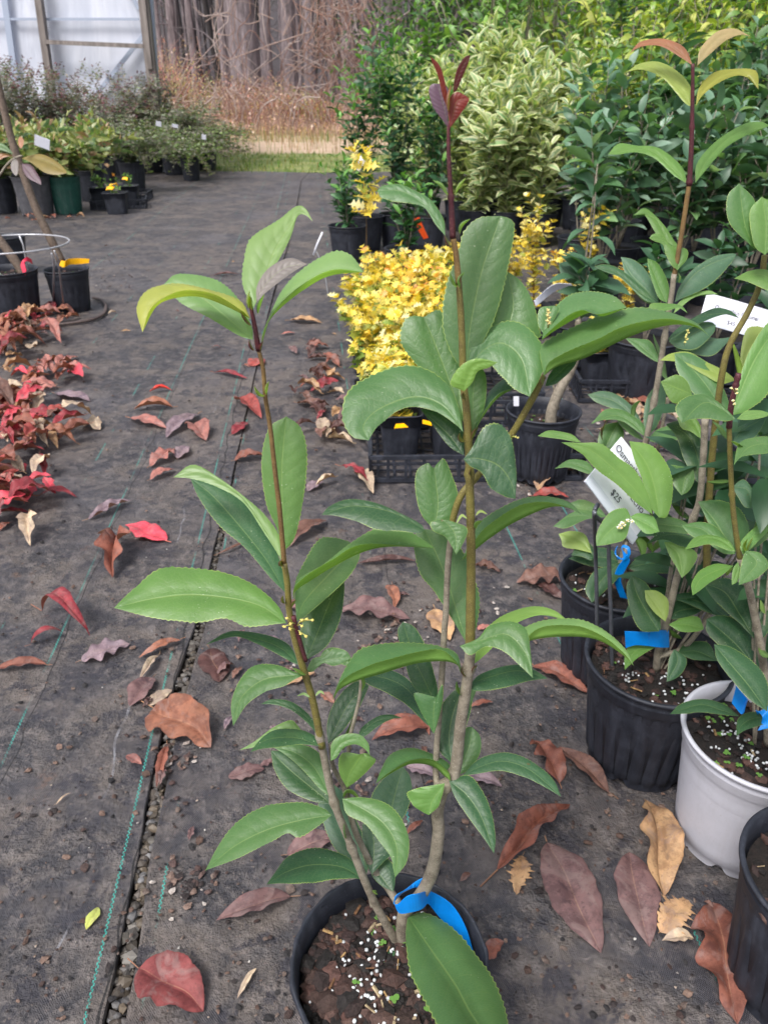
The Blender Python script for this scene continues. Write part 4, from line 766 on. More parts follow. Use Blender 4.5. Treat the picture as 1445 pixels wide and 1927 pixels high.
traced(pA, [
 ('o',[(1190,222),(1130,168),(1070,143),(1010,150),(975,182)],[(1165,165),(1120,138),(1070,130),(1010,143)],[(1150,195),(1080,156),(1015,158)],'T',{'mat':'leaf_young','k':.8,'under':False,'label':'coppery arched young leaf'}),
 ('o',[(1205,222),(1240,165),(1300,115),(1385,122)],[(1215,165),(1270,108),(1330,97)],[(1240,190),(1300,138),(1350,118)],'Q',{'mat':'leaf_young','k':.8,'label':'tan arched young leaf'}),
 ('o',[(1190,362),(1140,300),(1080,240),(1020,222),(968,242)],[(1180,290),(1130,235),(1070,208),(1010,215)],[(1160,345),(1090,265),(1020,236)],'y',{'mat':'leaf_young','k':.9}),
 ('o',[(1200,358),(1230,300),(1290,255),(1350,245),(1412,302)],[(1210,300),(1250,252),(1300,235),(1400,238)],[(1225,320),(1280,278),(1345,255),(1395,275)],'Y',{'mat':'leaf_young','k':.8}),
 ('o',[(1172,622),(1120,570),(1060,515),(1000,505),(903,522)],[(1150,560),(1075,500),(1000,492),(940,485)],[(1125,592),(1060,535),(1000,515),(940,522)],'l',{'mat':'leaf_young','k':.9}),
 ('o',[(1198,618),(1240,540),(1330,455),(1450,425)],[(1205,550),(1270,475),(1360,420),(1420,412)],[(1230,580),(1300,500),(1385,450)],'l',{'mat':'leaf_young','k':.9}),
 ('s',[(815,470),(790,350),(740,250),(660,110),(515,92)],[(880,370),(800,270),(720,150),(600,45)],[(760,400),(720,300),(660,200),(590,90)],'l',{'k':.6,'mat':'leaf_young'}),
 ('s',[(820,470),(830,380),(800,310),(700,260),(625,250)],[(885,390),(880,325),(780,300),(700,225),(650,222)],[(775,430),(735,350),(720,295),(660,270)],'G',{'k':.5,'yo':-.006}),
 ('s',[(830,560),(845,520),(825,485)],10,12,'v',{'k':.5}),
 ('s',[(690,700),(600,600),(500,500),(430,378)],[(670,600),(600,470),(520,400)],[(600,690),(500,590),(455,480)],'b',{'k':.9,'yo':.02}),
 ('s',[(675,695),(560,620),(460,530),(380,480),(245,445)],[(600,610),(500,520),(400,450),(310,430)],[(600,680),(510,600),(420,520),(320,480)],'d',{'k':.9,'yo':.01}),
 ('s',[(745,695),(700,600),(660,500),(612,388)],[(690,660),(650,560),(620,460)],[(768,630),(740,520),(680,420)],'G',{'k':.5}),
 ('s',[(800,690),(880,560),(1000,450),(1225,360)],[(830,590),(920,470),(1060,380),(1180,355)],[(860,660),(980,610),(1080,540),(1180,430)],'b',{'k':.7,'yo':.01}),
 ('s',[(790,770),(860,700),(960,650),(1100,636)],[(830,690),(920,635),(1030,610)],[(830,740),(920,665),(1040,630)],'v',{'k':.9}),
 ('s',[(620,740),(700,745),(800,720),(893,768)],[(640,700),(740,698),(840,712)],[(640,750),(740,750),(830,730)],'G',{'k':1.1,'yo':-.02}),
 ('s',[(740,960),(850,850),(980,790),(1120,770),(1245,800)],[(820,870),(960,780),(1080,730),(1180,748)],[(790,930),(900,870),(1060,800),(1160,775)],'D',{'k':.9}),
 ('s',[(760,960),(880,930),(980,880),(1085,850)],[(800,900),(920,840),(1040,825)],[(830,1010),(950,1010),(1060,910)],'b',{'k':.7,'yo':.02}),
 ('s',[(800,1020),(900,990),(1000,960),(1190,930)],[(860,960),(1000,930),(1100,940)],[(900,1040),(1050,1060),(1150,980)],'b',{'k':.7,'yo':.03}),
 ('j',[(840,545),(760,480),(700,430),(640,405)],[(790,430),(720,410)],[(800,530),(720,475)],'g',{'k':.9}),
 ('j',[(885,640),(860,570),(840,510)],30,30,'b',{'k':.6,'yo':.03}),
 ('j',[(755,950),(690,850),(580,760),(432,722)],[(735,880),(690,800),(610,730),(520,703)],[(690,880),(590,810),(480,765)],'b',{'k':.9,'yo':.01}),
 ('j',[(755,960),(680,880),(580,840),(450,888)],[(750,900),(700,850),(620,808),(530,808)],[(700,920),(620,870),(520,866)],'g',{'k':.9}),
 ('j',[(748,975),(680,900),(610,850),(570,830)],34,40,'d',{'k':.8,'yo':.02}),
 ('j',[(760,960),(790,830),(820,720),(862,645)],[(745,860),(765,740),(820,670)],[(820,900),(865,780),(872,690)],'b',{'k':.6,'yo':.02}),
 ('j',[(770,980),(840,950),(960,930),(1060,960)],[(820,920),(940,890),(1020,920)],[(820,990),(940,975)],'g',{'k':.9,'yo':.0}),
 ('j',[(700,870),(705,800),(730,755)],30,28,'b',{'k':.6,'yo':.03}),
 ('j',[(880,640),(860,520),(800,380)],30,24,'d',{'k':.8,'yo':.04}),
 ('j',[(525,1035),(560,960),(605,875)],[(490,990),(520,900)],[(600,1030),(635,940)],'g',{'k':.6,'yo':.02}),
 ('j',[(515,980),(518,930),(543,866)],9,9,'m',{'k':.3,'mat':'leaf_young'}), ('j',[(518,950),(512,915),(508,900)],6,6,'m',{'k':.3,'mat':'leaf_young'}),
 ('j',[(480,1165),(400,1130),(320,1110),(248,1138)],[(430,1100),(330,1088)],[(430,1165),(330,1132)],'g',{'k':1.1}),
 ('k',[(455,420),(400,355),(330,320),(270,312)],[(420,318),(340,296)],[(380,400),(300,385),(285,345)],'y',{'k':.9,'label':'yellowing leaf with a brown tip'}),
 ('k',[(470,440),(420,400),(340,432)],[(455,375),(395,345)],[(450,460),(400,440)],'d',{'k':.9}),
 ('k',[(650,480),(560,450),(440,440),(325,450)],[(560,400),(440,395)],[(560,500),(440,490)],'D',{'k':.9,'yo':.01}),
 ('k',[(640,465),(560,520),(490,600),(455,698)],[(600,560),(540,620),(480,680)],[(560,490),(470,520),(420,620)],'d',{'k':.9,'yo':-.02}),
 ('k',[(460,220),(390,210),(310,220),(238,270)],[(400,185),(330,200)],[(400,240),(310,280)],'g',{'k':1.0}),
 ('k',[(540,215),(450,180),(380,170),(332,140)],[(480,150),(400,120)],[(450,225),(380,210)],'g',{'k':1.0,'yo':.02}),
 ('k',[(955,540),(860,480),(760,480),(655,502)],[(925,475),(840,440),(720,445)],[(900,535),(830,532),(730,532)],'D',{'k':1.0,'yo':-.04}),
 ('k',[(690,330),(720,400),(740,450)],50,50,'D',{'k':.7,'yo':.0}),
 ('k',[(700,330),(760,380),(800,420)],40,40,'d',{'k':.7,'yo':.02}),
 ('k',[(790,420),(860,370),(940,310)],40,40,'D',{'k':.7,'yo':.04}),
], Y0=YA)
mb = MB(); n_ = 0
traced(pB, [
 ('j',[(832,1412),(810,1260),(760,1110),(665,983)],[(770,1330),(735,1190),(695,1090)],[(880,1400),(910,1250),(880,1120),(790,1010)],'l',{'k':.5,'yo':-.075,'wav':.02}),
 ('j',[(795,1395),(700,1260),(580,1140),(440,1030),(285,990)],[(775,1290),(700,1150),(610,1080),(510,1000),(400,993)],[(700,1325),(600,1230),(480,1140),(400,1055)],'l',{'k':.4,'yo':-.085}),
 ('j',[(395,990),(330,968),(250,950),(152,955)],[(350,950),(280,930),(210,925)],[(350,985),(280,972),(200,962)],'l',{'k':1.1,'yo':0}),
 ('j',[(1215,852),(1110,690),(1010,570),(918,493)],[(1225,780),(1180,660),(1100,545),(1000,490)],[(1120,790),(1010,700),(935,590)],'g',{'k':.8,'yo':.02}),
 ('j',[(1265,642),(1120,590),(980,530),(838,530)],[(1200,590),(1100,540),(1000,485),(900,492)],[(1180,660),(1080,610),(960,545)],'y',{'k':1.0,'yo':.05}),
 ('j',[(1018,722),(940,690),(840,650)],[(990,650),(930,612)],[(960,765),(900,760)],'D',{'k':.5,'yo':.01,'under':True}),
 ('j',[(1070,1232),(1050,1080),(990,950),(868,888)],[(1085,1150),(1082,1040),(1030,930),(950,872)],[(1030,1190),(970,1080),(930,960)],'D',{'k':.9,'yo':.02}),
 ('j',[(1065,970),(1040,900),(1000,850),(930,850)],[(1070,920),(1030,850)],[(1010,930),(960,910)],'d',{'k':.8,'yo':.03,'under':True}),
 ('j',[(1085,870),(1160,850),(1240,870)],30,30,'g',{'k':1.0,'yo':.02}),
 ('j',[(1025,1140),(980,1190),(958,1288)],[(1030,1200),(1000,1260)],[(925,1120),(895,1130),(910,1220)],'g',{'k':.8,'yo':.03}),
 ('k',[(672,208),(600,260),(540,310),(483,380)],[(640,168),(560,190),(500,270),(480,330)],[(668,262),(640,340),(560,368)],'l',{'k':.9,'yo':-.08}),
 ('k',[(672,215),(740,245),(835,300)],[(720,195),(800,215)],[(700,255),(760,310)],'l',{'k':1.0,'yo':-.08}),
 ('k',[(800,255),(900,265),(960,275),(1080,320)],[(830,220),(930,225),(1020,270)],[(810,300),(880,300),(980,310)],'g',{'k':1.0,'yo':-.02}),
 ('k',[(1075,350),(960,320),(860,320),(764,366)],[(1020,290),(940,275),(850,290)],[(1030,380),(960,385),(860,345)],'d',{'k':1.0,'yo':-.01}),
 ('k',[(860,355),(940,430),(960,560)],[(960,370),(1045,425),(1010,510)],[(890,430),(930,500)],'l',{'k':.7,'yo':-.01}),
 ('k',[(832,860),(770,760),(710,650),(680,545)],[(730,850),(672,740),(650,610)],[(842,820),(820,700),(760,590)],'d',{'k':.6,'yo':-.03}),
 ('k',[(868,805),(830,730),(752,628)],[(810,755),(762,690)],[(885,750),(880,680),(820,632)],'y',{'k':.6,'yo':-.035,'label':'small yellow-green leaf'}),
 ('k',[(885,820),(980,820),(1085,845)],[(960,785),(1050,778)],[(950,858),(1040,860)],'G',{'k':1.0,'yo':-.02}),
 ('k',[(878,785),(960,740),(1095,728)],[(910,700),(1000,670)],[(930,790),(1020,770)],'D',{'k':1.0,'yo':0}),
 ('k',[(1240,800),(1120,720),(1010,680),(875,668)],[(1180,725),(1100,660),(990,640)],[(1180,780),(1080,742),(970,695)],'D',{'k':1.0,'yo':-.02}),
 ('k',[(935,980),(1040,970),(1165,1025)],[(980,930),(1100,920)],[(1020,1015),(1100,1022)],'d',{'k':1.0,'yo':.0}),
 ('k',[(918,958),(935,1030),(875,1142)],[(985,1010),(975,1070),(930,1120)],[(890,1010),(880,1080)],'d',{'k':.7,'yo':-.02}),
 ('k',[(832,940),(740,950),(680,990),(640,1075)],[(740,915),(665,940),(640,1000)],[(780,965),(710,1010)],'G',{'k':1.0,'yo':-.01}),
 ('k',[(890,850),(910,890),(960,900)],40,30,'D',{'k':.8,'yo':.02}),
 ('k',[(1080,340),(1130,240),(1200,200),(1230,260)],30,30,'b',{'k':.8,'yo':.04}),
 ('k',[(1020,230),(960,170),(890,95)],30,36,'b',{'k':.8,'yo':.05}),
 ('F',[(1420,470,.0),(1400,420),(1390,345)],[(1372,420),(1368,370)],[(1428,440),(1420,380)],'g',{'k':.4}),
 ('F',[(1438,480),(1440,420),(1432,370)],[(1418,460),(1410,400)],[(1470,450),(1460,390)],'l',{'k':.4,'yo':-.01}),
 ('F',[(1470,555),(1440,520),(1410,518),(1380,524)],[(1450,512),(1415,508)],[(1440,545),(1405,530)],'l',{'k':1.0,'yo':-.01}),
 ('j',[(1430,420),(1370,430),(1310,520),(1320,640)],[(1420,350),(1330,350),(1295,450),(1290,560)],[(1430,500),(1400,580)],'y',{'k':.5,'yo':.08}),
 ('F',[(1375,640),(1400,760),(1420,690)],14,14,'y',{'k':.5,'yo':.05}),
], Y0=YB)
traced(pC, [
 ('j',[(1258,862),(1180,800),(1080,770),(960,882)],[(1240,835),(1170,768),(1080,722),(980,738),(925,800)],[(1200,872),(1100,858),(1010,862)],'g',{'k':1.0,'yo':-.01}),
 ('j',[(1240,840),(1290,700),(1370,520),(1500,330)],[(1260,720),(1320,520),(1400,370),(1470,300)],[(1330,810),(1440,720),(1520,560)],'G',{'k':.7,'yo':.02}),
 ('j',[(1265,860),(1340,835),(1460,830)],[(1320,815),(1400,812)],[(1330,865),(1420,850)],'l',{'k':1.0}),
 ('j',[(1235,980),(1180,900),(1130,870)],22,26,'d',{'k':.8,'yo':.01}),
 ('j',[(1245,1000),(1300,925),(1440,840)],[(1270,940),(1360,870)],[(1290,1010),(1380,950)],'b',{'k':.9,'yo':.04}),
 ('j',[(1235,985),(1270,1010),(1318,1030)],16,14,'G',{'k':1.0,'yo':-.01}),
 ('j',[(1480,1010),(1400,1000),(1320,1030),(1250,1120)],[(1450,960),(1360,965),(1280,1000)],[(1440,1050),(1350,1060),(1290,1075)],'g',{'k':1.1,'yo':-.02}),
 ('j',[(1245,1200),(1170,1200),(1100,1210)],30,20,'D',{'k':1.2,'yo':.03}),
 ('j',[(1240,1240),(1330,1260),(1350,1360)],[(1310,1200),(1370,1290)],[(1270,1290),(1310,1350)],'b',{'k':.9,'yo':.04}),
 ('k',[(1250,420),(1180,300),(1120,210),(1050,130)],[(1335,300),(1290,180),(1180,125)],[(1190,370),(1120,270),(1080,190)],'g',{'k':.8,'yo':.01}),
 ('k',[(1262,412),(1180,350),(1080,335),(975,400)],[(1220,350),(1120,318),(1030,335)],[(1210,400),(1120,370),(1040,385)],'G',{'k':1.1,'yo':-.02}),
 ('k',[(1260,425),(1170,380),(1080,290),(960,265)],[(1220,350),(1140,265),(1050,245)],[(1190,420),(1100,360),(1010,320)],'g',{'k':1.0,'yo':.0}),
 ('k',[(1250,490),(1150,520),(1060,570),(1020,658)],[(1150,480),(1060,520),(1015,590)],[(1190,540),(1110,590),(1060,630)],'G',{'k':1.1,'yo':-.01}),
 ('k',[(1320,405),(1380,470),(1340,530),(1278,600)],[(1400,420),(1445,490),(1380,560)],[(1300,450),(1285,530)],'g',{'k':.9,'yo':-.025}),
 ('k',[(1300,430),(1340,340),(1470,270)],[(1290,360),(1380,270)],[(1340,400),(1430,310)],'l',{'k':.9,'yo':-.01}),
 ('k',[(1345,400),(1400,290),(1480,190)],[(1350,310),(1420,170)],[(1400,370),(1480,290)],'g',{'k':.9,'yo':.02}),
 ('k',[(1275,470),(1270,520),(1240,598)],[(1290,520),(1270,580)],[(1250,500),(1240,550)],'l',{'k':.8,'yo':-.02}),
 ('k',[(1370,905),(1280,760),(1200,640),(1085,590)],[(1400,800),(1330,620),(1200,560)],[(1290,820),(1180,720),(1110,640)],'D',{'k':.9,'yo':.03,'wav':.03}),
 ('k',[(1355,1040),(1260,930),(1160,840),(1098,790)],[(1365,900),(1260,790),(1160,770)],[(1260,1010),(1160,930),(1100,860)],'D',{'k':.9,'yo':.02}),
 ('k',[(1140,930),(1230,1040),(1330,1160),(1440,1310)],[(1240,950),(1370,1040),(1440,1150)],[(1160,1020),(1240,1130),(1340,1240)],'d',{'k':1.0,'yo':-.01,'label':'dark leaf with a chalk-white edge slanting over the white pot'}),
 ('k',[(1282,1335),(1180,1300),(1060,1270),(893,1322)],[(1200,1270),(1080,1238),(960,1262)],[(1180,1325),(1060,1312),(980,1320)],'d',{'k':1.2,'yo':-.02}),
 ('k',[(1460,1345),(1370,1345),(1300,1380),(1265,1445)],[(1430,1320),(1340,1312),(1275,1350)],[(1440,1370),(1370,1395),(1310,1415)],'d',{'k':1.2,'yo':-.03}),
 ('k',[(1460,1000),(1420,960),(1390,930)],30,36,'d',{'k':1.0,'yo':-.01}),
 ('k',[(1395,910),(1400,830),(1450,740)],[(1385,850),(1400,750)],[(1430,880),(1470,810)],'D',{'k':.8,'yo':.01}),
 ('k',[(1430,760),(1420,710),(1400,680)],26,26,'v',{'k':.8,'yo':.0}),
 ('k',[(1330,415),(1318,380),(1330,340)],14,12,'y',{'k':.4,'yo':-.01}), ('k',[(1325,420),(1345,370),(1360,330)],8,6,'y',{'k':.4,'yo':-.01}),
 ('k',[(1200,520),(1215,545),(1250,500)],16,16,'y',{'k':.8}),
], Y0=YC)
# leafy mass in the gaps between these plants
def filler(plant, Y, pts, L, cols):
    fo = Foliage('std')
    for x, y, dz in pts:
        p = P(x, y, Y+dz)
        for q in range(4):
            a = q*1.57+random.uniform(-.5, .5)+x; e = random.uniform(-.1, .7); d = Vector((math.cos(a)*math.cos(e), math.sin(a)*math.cos(e), math.sin(e))); u = Vector((-math.cos(a)*math.sin(e), -math.sin(a)*math.sin(e), math.cos(e)))
            c_ = random.choice(cols); j = random.uniform(.8, 1.2); fo.leaf(p, d, u, L*random.uniform(.7, 1.1), L*.36, tuple(v*j for v in c_), random.uniform(.2, .6))
    o = fo.build('foliage', M['far_leaf'], plant)
    mb = MB()
    base = Vector(plant.location) + Vector((0, 0, .12))
    for x, y, dz in pts:
        p = P(x, y, Y+dz); mb.tube(crom3([base, base.lerp(p, .5)+Vector((0, 0, -.02)), p], 8), .0014, 5)
    mb.build('stem', M['stem_grey'], plant)
filler(pA, YA, [(1235,1010,.02),(1270,930,.05),(1210,1100,.03)], .075, [(.03,.09,.04), (.05,.12,.06)])
filler(pB, YB, [(1300,880,.06),(1345,980,.07),(1290,1080,.04),(1400,900,.08),(1350,1120,.05),(1310,780,.08),(1400,1000,.09),(1440,1080,.08),(1360,860,.10),(1420,1180,.07),(1270,1010,.08),(1330,1040,.10),(1390,780,.10),(1310,960,.06),(1270,1110,.05),(1390,1150,.06),(1440,950,.06),(1360,920,.05),(1420,860,.06)], .085, [(.028,.085,.036), (.05,.125,.05), (.05,.12,.065), (.035,.10,.04)])
filler(pC, YC, [(1440,900,.05),(1460,1010,.06),(1430,820,.08),(1450,1120,.05),(1480,760,.05)], .075, [(.03,.09,.036), (.05,.13,.05)])
blossoms(pB, 'k', [(625,250,650,240),(612,262,650,245),(636,262,650,245),(605,275,645,250),(622,275,650,250),(655,235,668,232),(680,238,668,232)], YB-.095, (.82, .82, .74), .0016)
blossoms(pC, 'r', [(400,462,430,500),(440,470,430,500),(440,500,430,500),(412,560,415,590),(420,585,415,600)], YC-.006, (.66, .68, .42), .0012)
blossoms(pA, 's', [(890,885,870,960),(895,900,870,960),(880,915,870,960),(875,930,868,960),(885,945,868,970),(870,965,866,990)], YA-.01, (.6, .62, .2), .0014)
def blossoms2(): pass
# blue tags
ribbon('plant_tag', rib_px('k', [((600,380),(590,395),.0,0),((585,420),(600,455),0,0),((630,460),(640,440),-.01,-.01),((670,430),(655,425),-.01,-.01),((665,385),(650,395),-.006,-.006),((625,378),(620,392),.0,.0),((632,450),(668,452),-.008,-.008),((600,500),(650,500),-.008,-.008),((580,560),(620,560),-.008,-.008),((595,620),(630,610),-.006,-.006),((615,668),(655,675),-.004,-.004)], YA-.03),
       M['blue'], 'curled blue tag ribbon hanging inside the rearmost of the three right-hand pots', 'plant tag', 'blue plant tags', .0005)
ribbon('plant_tag', rib_px('k', [((888,948),(885,850),.01,.01),((840,948),(840,852),-.004,-.004),((770,938),(785,855),-.008,-.008),((765,938),(770,862),-.008,-.008),((700,935),(700,860),-.008,-.008),((645,950),(640,858),-.008,-.008)], YB-.01),
       M['blue'], 'flat blue tag with small print standing upright in the dusty black pot', 'plant tag', 'blue plant tags', .0005)
ribbon('plant_tag', rib_px('k', [((1240,1260),(1265,1165),-.005,0),((1290,1320),(1325,1235),-.01,-.005),((1310,1310),(1325,1240),-.012,-.01)], YC-.02), M['blue'], 'short pointed blue tag end leaning on the white pot rim', 'plant tag', 'blue plant tags', .0005)
ribbon('plant_tag', rib_px('k', [((1375,1300),(1385,1325),-.0,0),((1410,1335),(1460,1275),-.01,-.005),((1405,1375),(1500,1340),-.012,-.012),((1385,1415),(1450,1400),-.016,-.016)], YC-.025), M['blue'], 'blue loop tag at the picture edge in the white pot', 'plant tag', 'blue plant tags', .0005)
# ================================================================ trays, small square pots, yellow plants
def sq_pot(mb, c, w_, h, rot=0.0):
    R_ = Matrix.Rotation(rot, 3, 'Z'); c = Vector(c); prof = [(.80, 0), (.93, .72), (.93, .74), (1.0, .76), (1.0, .97), (1.06, .975), (1.06, 1.0), (.97, 1.0), (.78, .06)]; n = 40; vs = []; m = len(prof)
    for i, (r, z) in enumerate(prof):
        for j in range(n):
            a = 2*math.pi*(j+.5)/n; ca, sa = math.cos(a), math.sin(a); k = (abs(ca)**7+abs(sa)**7)**(-1/7); rr = r*w_/2
            if i in (3, 4) and (abs(ca) < .35 or abs(sa) < .35): rr *= .95      # finger notch in each side's collar
            vs.append(c + R_ @ Vector((ca*k*rr, sa*k*rr, z*h)))
    fs = [(i*n+j, i*n+(j+1) % n, (i+1)*n+(j+1) % n, (i+1)*n+j) for i in range(m-1) for j in range(n)]; fs.append(tuple((m-1)*n+j for j in range(n))); mb.add(vs, fs)
def tray(c, L, W_, rot, label, h=.065):
    """open carrying tray; c is the near left corner on the ground"""
    e = empty('nursery_tray', c, label, 'tray', 'black nursery trays'); R_ = Matrix.Rotation(rot, 3, 'Z'); mb = MB(); c = Vector(c)
    def at(x, y, z): return c + R_ @ Vector((x, y, z))
    def bar(x0, y0, z0, x1, y1, z1, s1, s2):
        a, b = at(x0, y0, z0), at(x1, y1, z1); d = b-a; mid = (a+b)/2; mb.box(mid, (d.length if abs(d.z) < d.length*.5 else s1, s1, s2 if abs(d.z) < d.length*.5 else d.length), M=Matrix.Rotation(math.atan2(d.y, d.x) if abs(d.z) < d.length*.5 else rot, 3, 'Z'))
    for (x0, y0, x1, y1) in [(0, 0, L, 0), (0, W_, L, W_), (0, 0, 0, W_), (L, 0, L, W_)]:
        bar(x0, y0, h, x1, y1, h, .010, .009); bar(x0, y0, .006, x1, y1, .006, .006, .010); bar(x0, y0, h*.72, x1, y1, h*.72, .003, .004)
        n = max(3, int(math.hypot(x1-x0, y1-y0)/.042))
        for i in range(n+1): q = i/n; x, y = x0+(x1-x0)*q, y0+(y1-y0)*q; bar(x, y, .01, x, y, h-.004, .007, .007)
    mb.build('frame', M['pot_black'], e, smooth=False); mb = MB()
    for i in range(13): q = (i+.5)/13; bar(q*L, .004, .004, q*L, W_-.004, .004, .006, .003)
    for i in range(9): q = (i+.5)/9; bar(.004, q*W_, .0035, L-.004, q*W_, .0035, .006, .0028)
    mb.build('floor_lattice', M['pot_black'], e, smooth=False); return at
YEL = [(.76,.58,.07), (.70,.50,.05), (.78,.66,.20), (.74,.58,.10), (.76,.62,.14), (.36,.40,.07), (.80,.72,.36)]
YTIP = [(.80,.48,.06), (.76,.34,.08), (.84,.62,.10), (.84,.68,.12), (.85,.72,.15)]
def yellow_plant(x, y, h, label, n=7, spread=.06, pot=True, L=.046, s=.105, green=0.0):
    g = G(x, y); g.y += .05; g.z = .006
    e = empty('yellow_holly_plant', g, label, 'potted plant', 'yellow spiny-leaved plants in small pots')
    if pot:
        mb = MB(); sq_pot(mb, g, s, .115, .08); mb.build('pot', M['pot_black'], e); mb = MB(); soil_disc(mb, g, s*.45, .105, sq=True, n=24); mb.build('soil', M['soil'], e)
    pal = YEL + [(.16,.24,.05)]*int(green*6)
    shrub(e, g+Vector((0, 0, .10)), h-.10, spread, L, pal, n_stem=n, pitch=.027, start=(.0 if n > 1 else .55), tpl='spiny', W=.60, tip_pal=YTIP if random.random() < .4 else YEL, bend=.35, rad=.0018, tw=4, stem_mat='stem_rust', up_ang=.5)
    return e
t0 = G(697, 908); t1 = G(1094, 904); rot1 = math.atan2(t1.y-t0.y, t1.x-t0.x); at1 = tray(t0, (t1-t0).length, .36, rot1, 'black slotted nursery tray nearest the camera, holding the ribbed round pot')
t2 = G(704, 800); tray(t2+Vector((-.02, .06, 0)), .50, .36, rot1, 'black nursery tray hidden under the mass of yellow plants')
t3 = G(1088, 757); tray(t3, .5, .34, -.03, 'black nursery tray at the back right holding one square pot')
ylabs = ['yellow spiny-leaved plant in the square pot at the near left corner of the tray', 'yellow spiny-leaved plant in the square pot beside the ribbed round pot']
yellow_plant(752, 868, .235, ylabs[0], 6, .055, green=.5); yellow_plant(846, 864, .22, ylabs[1], 4, .05, green=.3)
for (x, y, h, n, sp) in [(704,815,.23,9,.09), (776,812,.25,9,.08), (706,760,.24,11,.12), (750,758,.27,10,.09), (812,755,.28,9,.09), (866,755,.27,7,.08), (690,708,.24,12,.13), (745,704,.27,10,.10), (816,702,.28,9,.10), (694,655,.25,11,.13), (764,652,.28,9,.11), (838,650,.29,9,.10), (720,615,.28,8,.12), (800,610,.29,8,.11), (870,612,.29,8,.10)]:
    yellow_plant(x, y, h, 'bushy yellow spiny-leaved plant in the dense block behind the near tray', n, sp, green=.4)
yellow_plant(690, 590, .60, 'tall slender yellow plant rising above the left end of the yellow block', 1, .02, L=.07)
yellow_plant(1003, 640, .50, 'tall yellow plant standing right of the central stem, behind the big leaves', 4, .06, L=.038)
yellow_plant(955, 610, .32, 'short yellow plant low behind the ribbed round pot', 6, .07, L=.035)
yellow_plant(1100, 600, .47, 'yellow-topped plant beside the bare straight stems at the right', 2, .05, L=.04)
yellow_plant(1060, 640, .30, 'small yellow plant between two dark-leaved shrubs', 5, .07, L=.035)
yellow_plant(1178, 640, .26, 'little yellow plant peeping out behind the dark square pot', 4, .06, L=.035)
yellow_plant(1128, 735, .22, 'yellow-leaved plant in the square pot at the back right tray', 3, .05, L=.04)
# yellow tags in the near pots
for a, b, lab in [(((742,806),(768,804)),((745,798),(760,797)),'small yellow tag folded over the rim of the near left square pot'), (((795,797),(812,801)),((795,790),(812,794)),'small yellow tag on the rim of the second square pot')]:
    ribbon('plant_tag', [(P(*a[0], 1.72), P(*b[0], 1.74)), (P(*a[1], 1.715), P(*b[1], 1.735))], M['yellow_tag'], lab, 'plant tag', 'yellow plant tags')
# ribbed round pot with an angled trunk
e = ground_pot(1023, 873, .083); e = G(1023, 768, .175); e.z = .008
pe = potted('potted_shrub', e, .083, .165, 'ribbed dark blue-black pot standing in the tray with an angled grey trunk', ribs=34, ribdepth=.06, soil=.80, chips=60, prills=8, weeds=8, group='potted shrubs', ring=2)
YE = e.y
a, r = stem_px('F', [(1035,800),(1038,772),(1052,735),(1072,700),(1085,660),(1088,600)], YE, (11, 6), 30); stem(pe, a, r, 'stem_grey')
a, r = stem_px('F', [(1050,770,.02),(1045,745,.02),(1040,720,.02)], YE, (3, 2), 12); stem(pe, a, r, 'stem_grey')
shrub(pe, P(1088, 610, YE), .12, .03, .085, [(.05,.12,.06)], n_stem=2, pitch=.05, start=.1, W=.4)
o = ribbon('pot_label', [(P(966,746,YE-.02), P(976,746,YE-.02)), (P(966,764,YE-.02), P(976,764,YE-.02))], M['paper'], 'narrow white label tucked inside the ribbed round pot', 'label')

# ================================================================ shrubs of the right-hand block
DK = [(.06,.135,.075), (.09,.19,.10), (.14,.25,.16), (.05,.115,.065), (.24,.36,.26), (.09,.20,.08), (.14,.26,.10)]  # palest greens stand in for glossy highlights on the leaves
MD = [(.09,.20,.06), (.13,.27,.08), (.06,.15,.05), (.18,.33,.10)]
VR = [(.18,.30,.14), (.24,.37,.16), (.30,.42,.20), (.15,.26,.13), (.34,.42,.16)]
YG = [(.28,.38,.06), (.38,.46,.08), (.20,.32,.06), (.14,.26,.06), (.42,.44,.10)]
LG = [(.18,.32,.07), (.22,.38,.08), (.13,.26,.06)]
def plant(x, y, h, spread, L, pal, label, name='potted_shrub', group='potted shrubs in the right-hand block', R=.10, ph=.19, potm='pot_black', **kw):
    g = G(x, y); e = empty(name, g, label, 'shrub', group); mb = MB(); pot_mesh(mb, g, R, ph, ribs=20, n=48, rings=1); mb.build('pot', M[potm], e)
    mb = MB(); soil_disc(mb, g, R*.93, ph*.9, n=20); mb.build('soil', M['soil'], e); shrub(e, g+Vector((0, 0, ph*.85)), h-ph*.85, spread, L, pal, **kw); return e
BR = [(.16,.34,.07), (.12,.28,.06)]
for x, y, h, lab in [(690,470,1.02,'upright dark green shrub at the left end of the right-hand block, by the grass'), (745,465,1.10,'upright dark green shrub just left of the red shoot'), (655,492,.52,'low dark shrub at the foot of the tall green ones beside the path'), (805,470,.85,'dark green shrub with an orange tape marker'), (765,545,.5,'low round-leaved dark shrub behind the yellow plants')]:
    plant(x, y, h, .15 if h > .6 else .14, .07, [(.045,.13,.05), (.06,.17,.06), (.035,.10,.045)], lab, n_stem=9, pitch=.038, start=.12, tip_pal=BR, W=.36, up_ang=.7)
for i, (x, y, h) in enumerate([(800,430,1.02), (862,432,1.10), (920,430,1.15), (975,428,1.20), (1030,425,1.16), (890,455,.9), (950,458,.92), (1010,462,.95), (1080,430,1.1)]):
    plant(x, y, h, .32, .125, VR, 'cream-edged variegated shrub in the pale mass right of the red shoot', n_stem=9, pitch=.046, start=.0, mat='var_leaf', W=.33, up_ang=.75, tw=4, top_jit=.45)
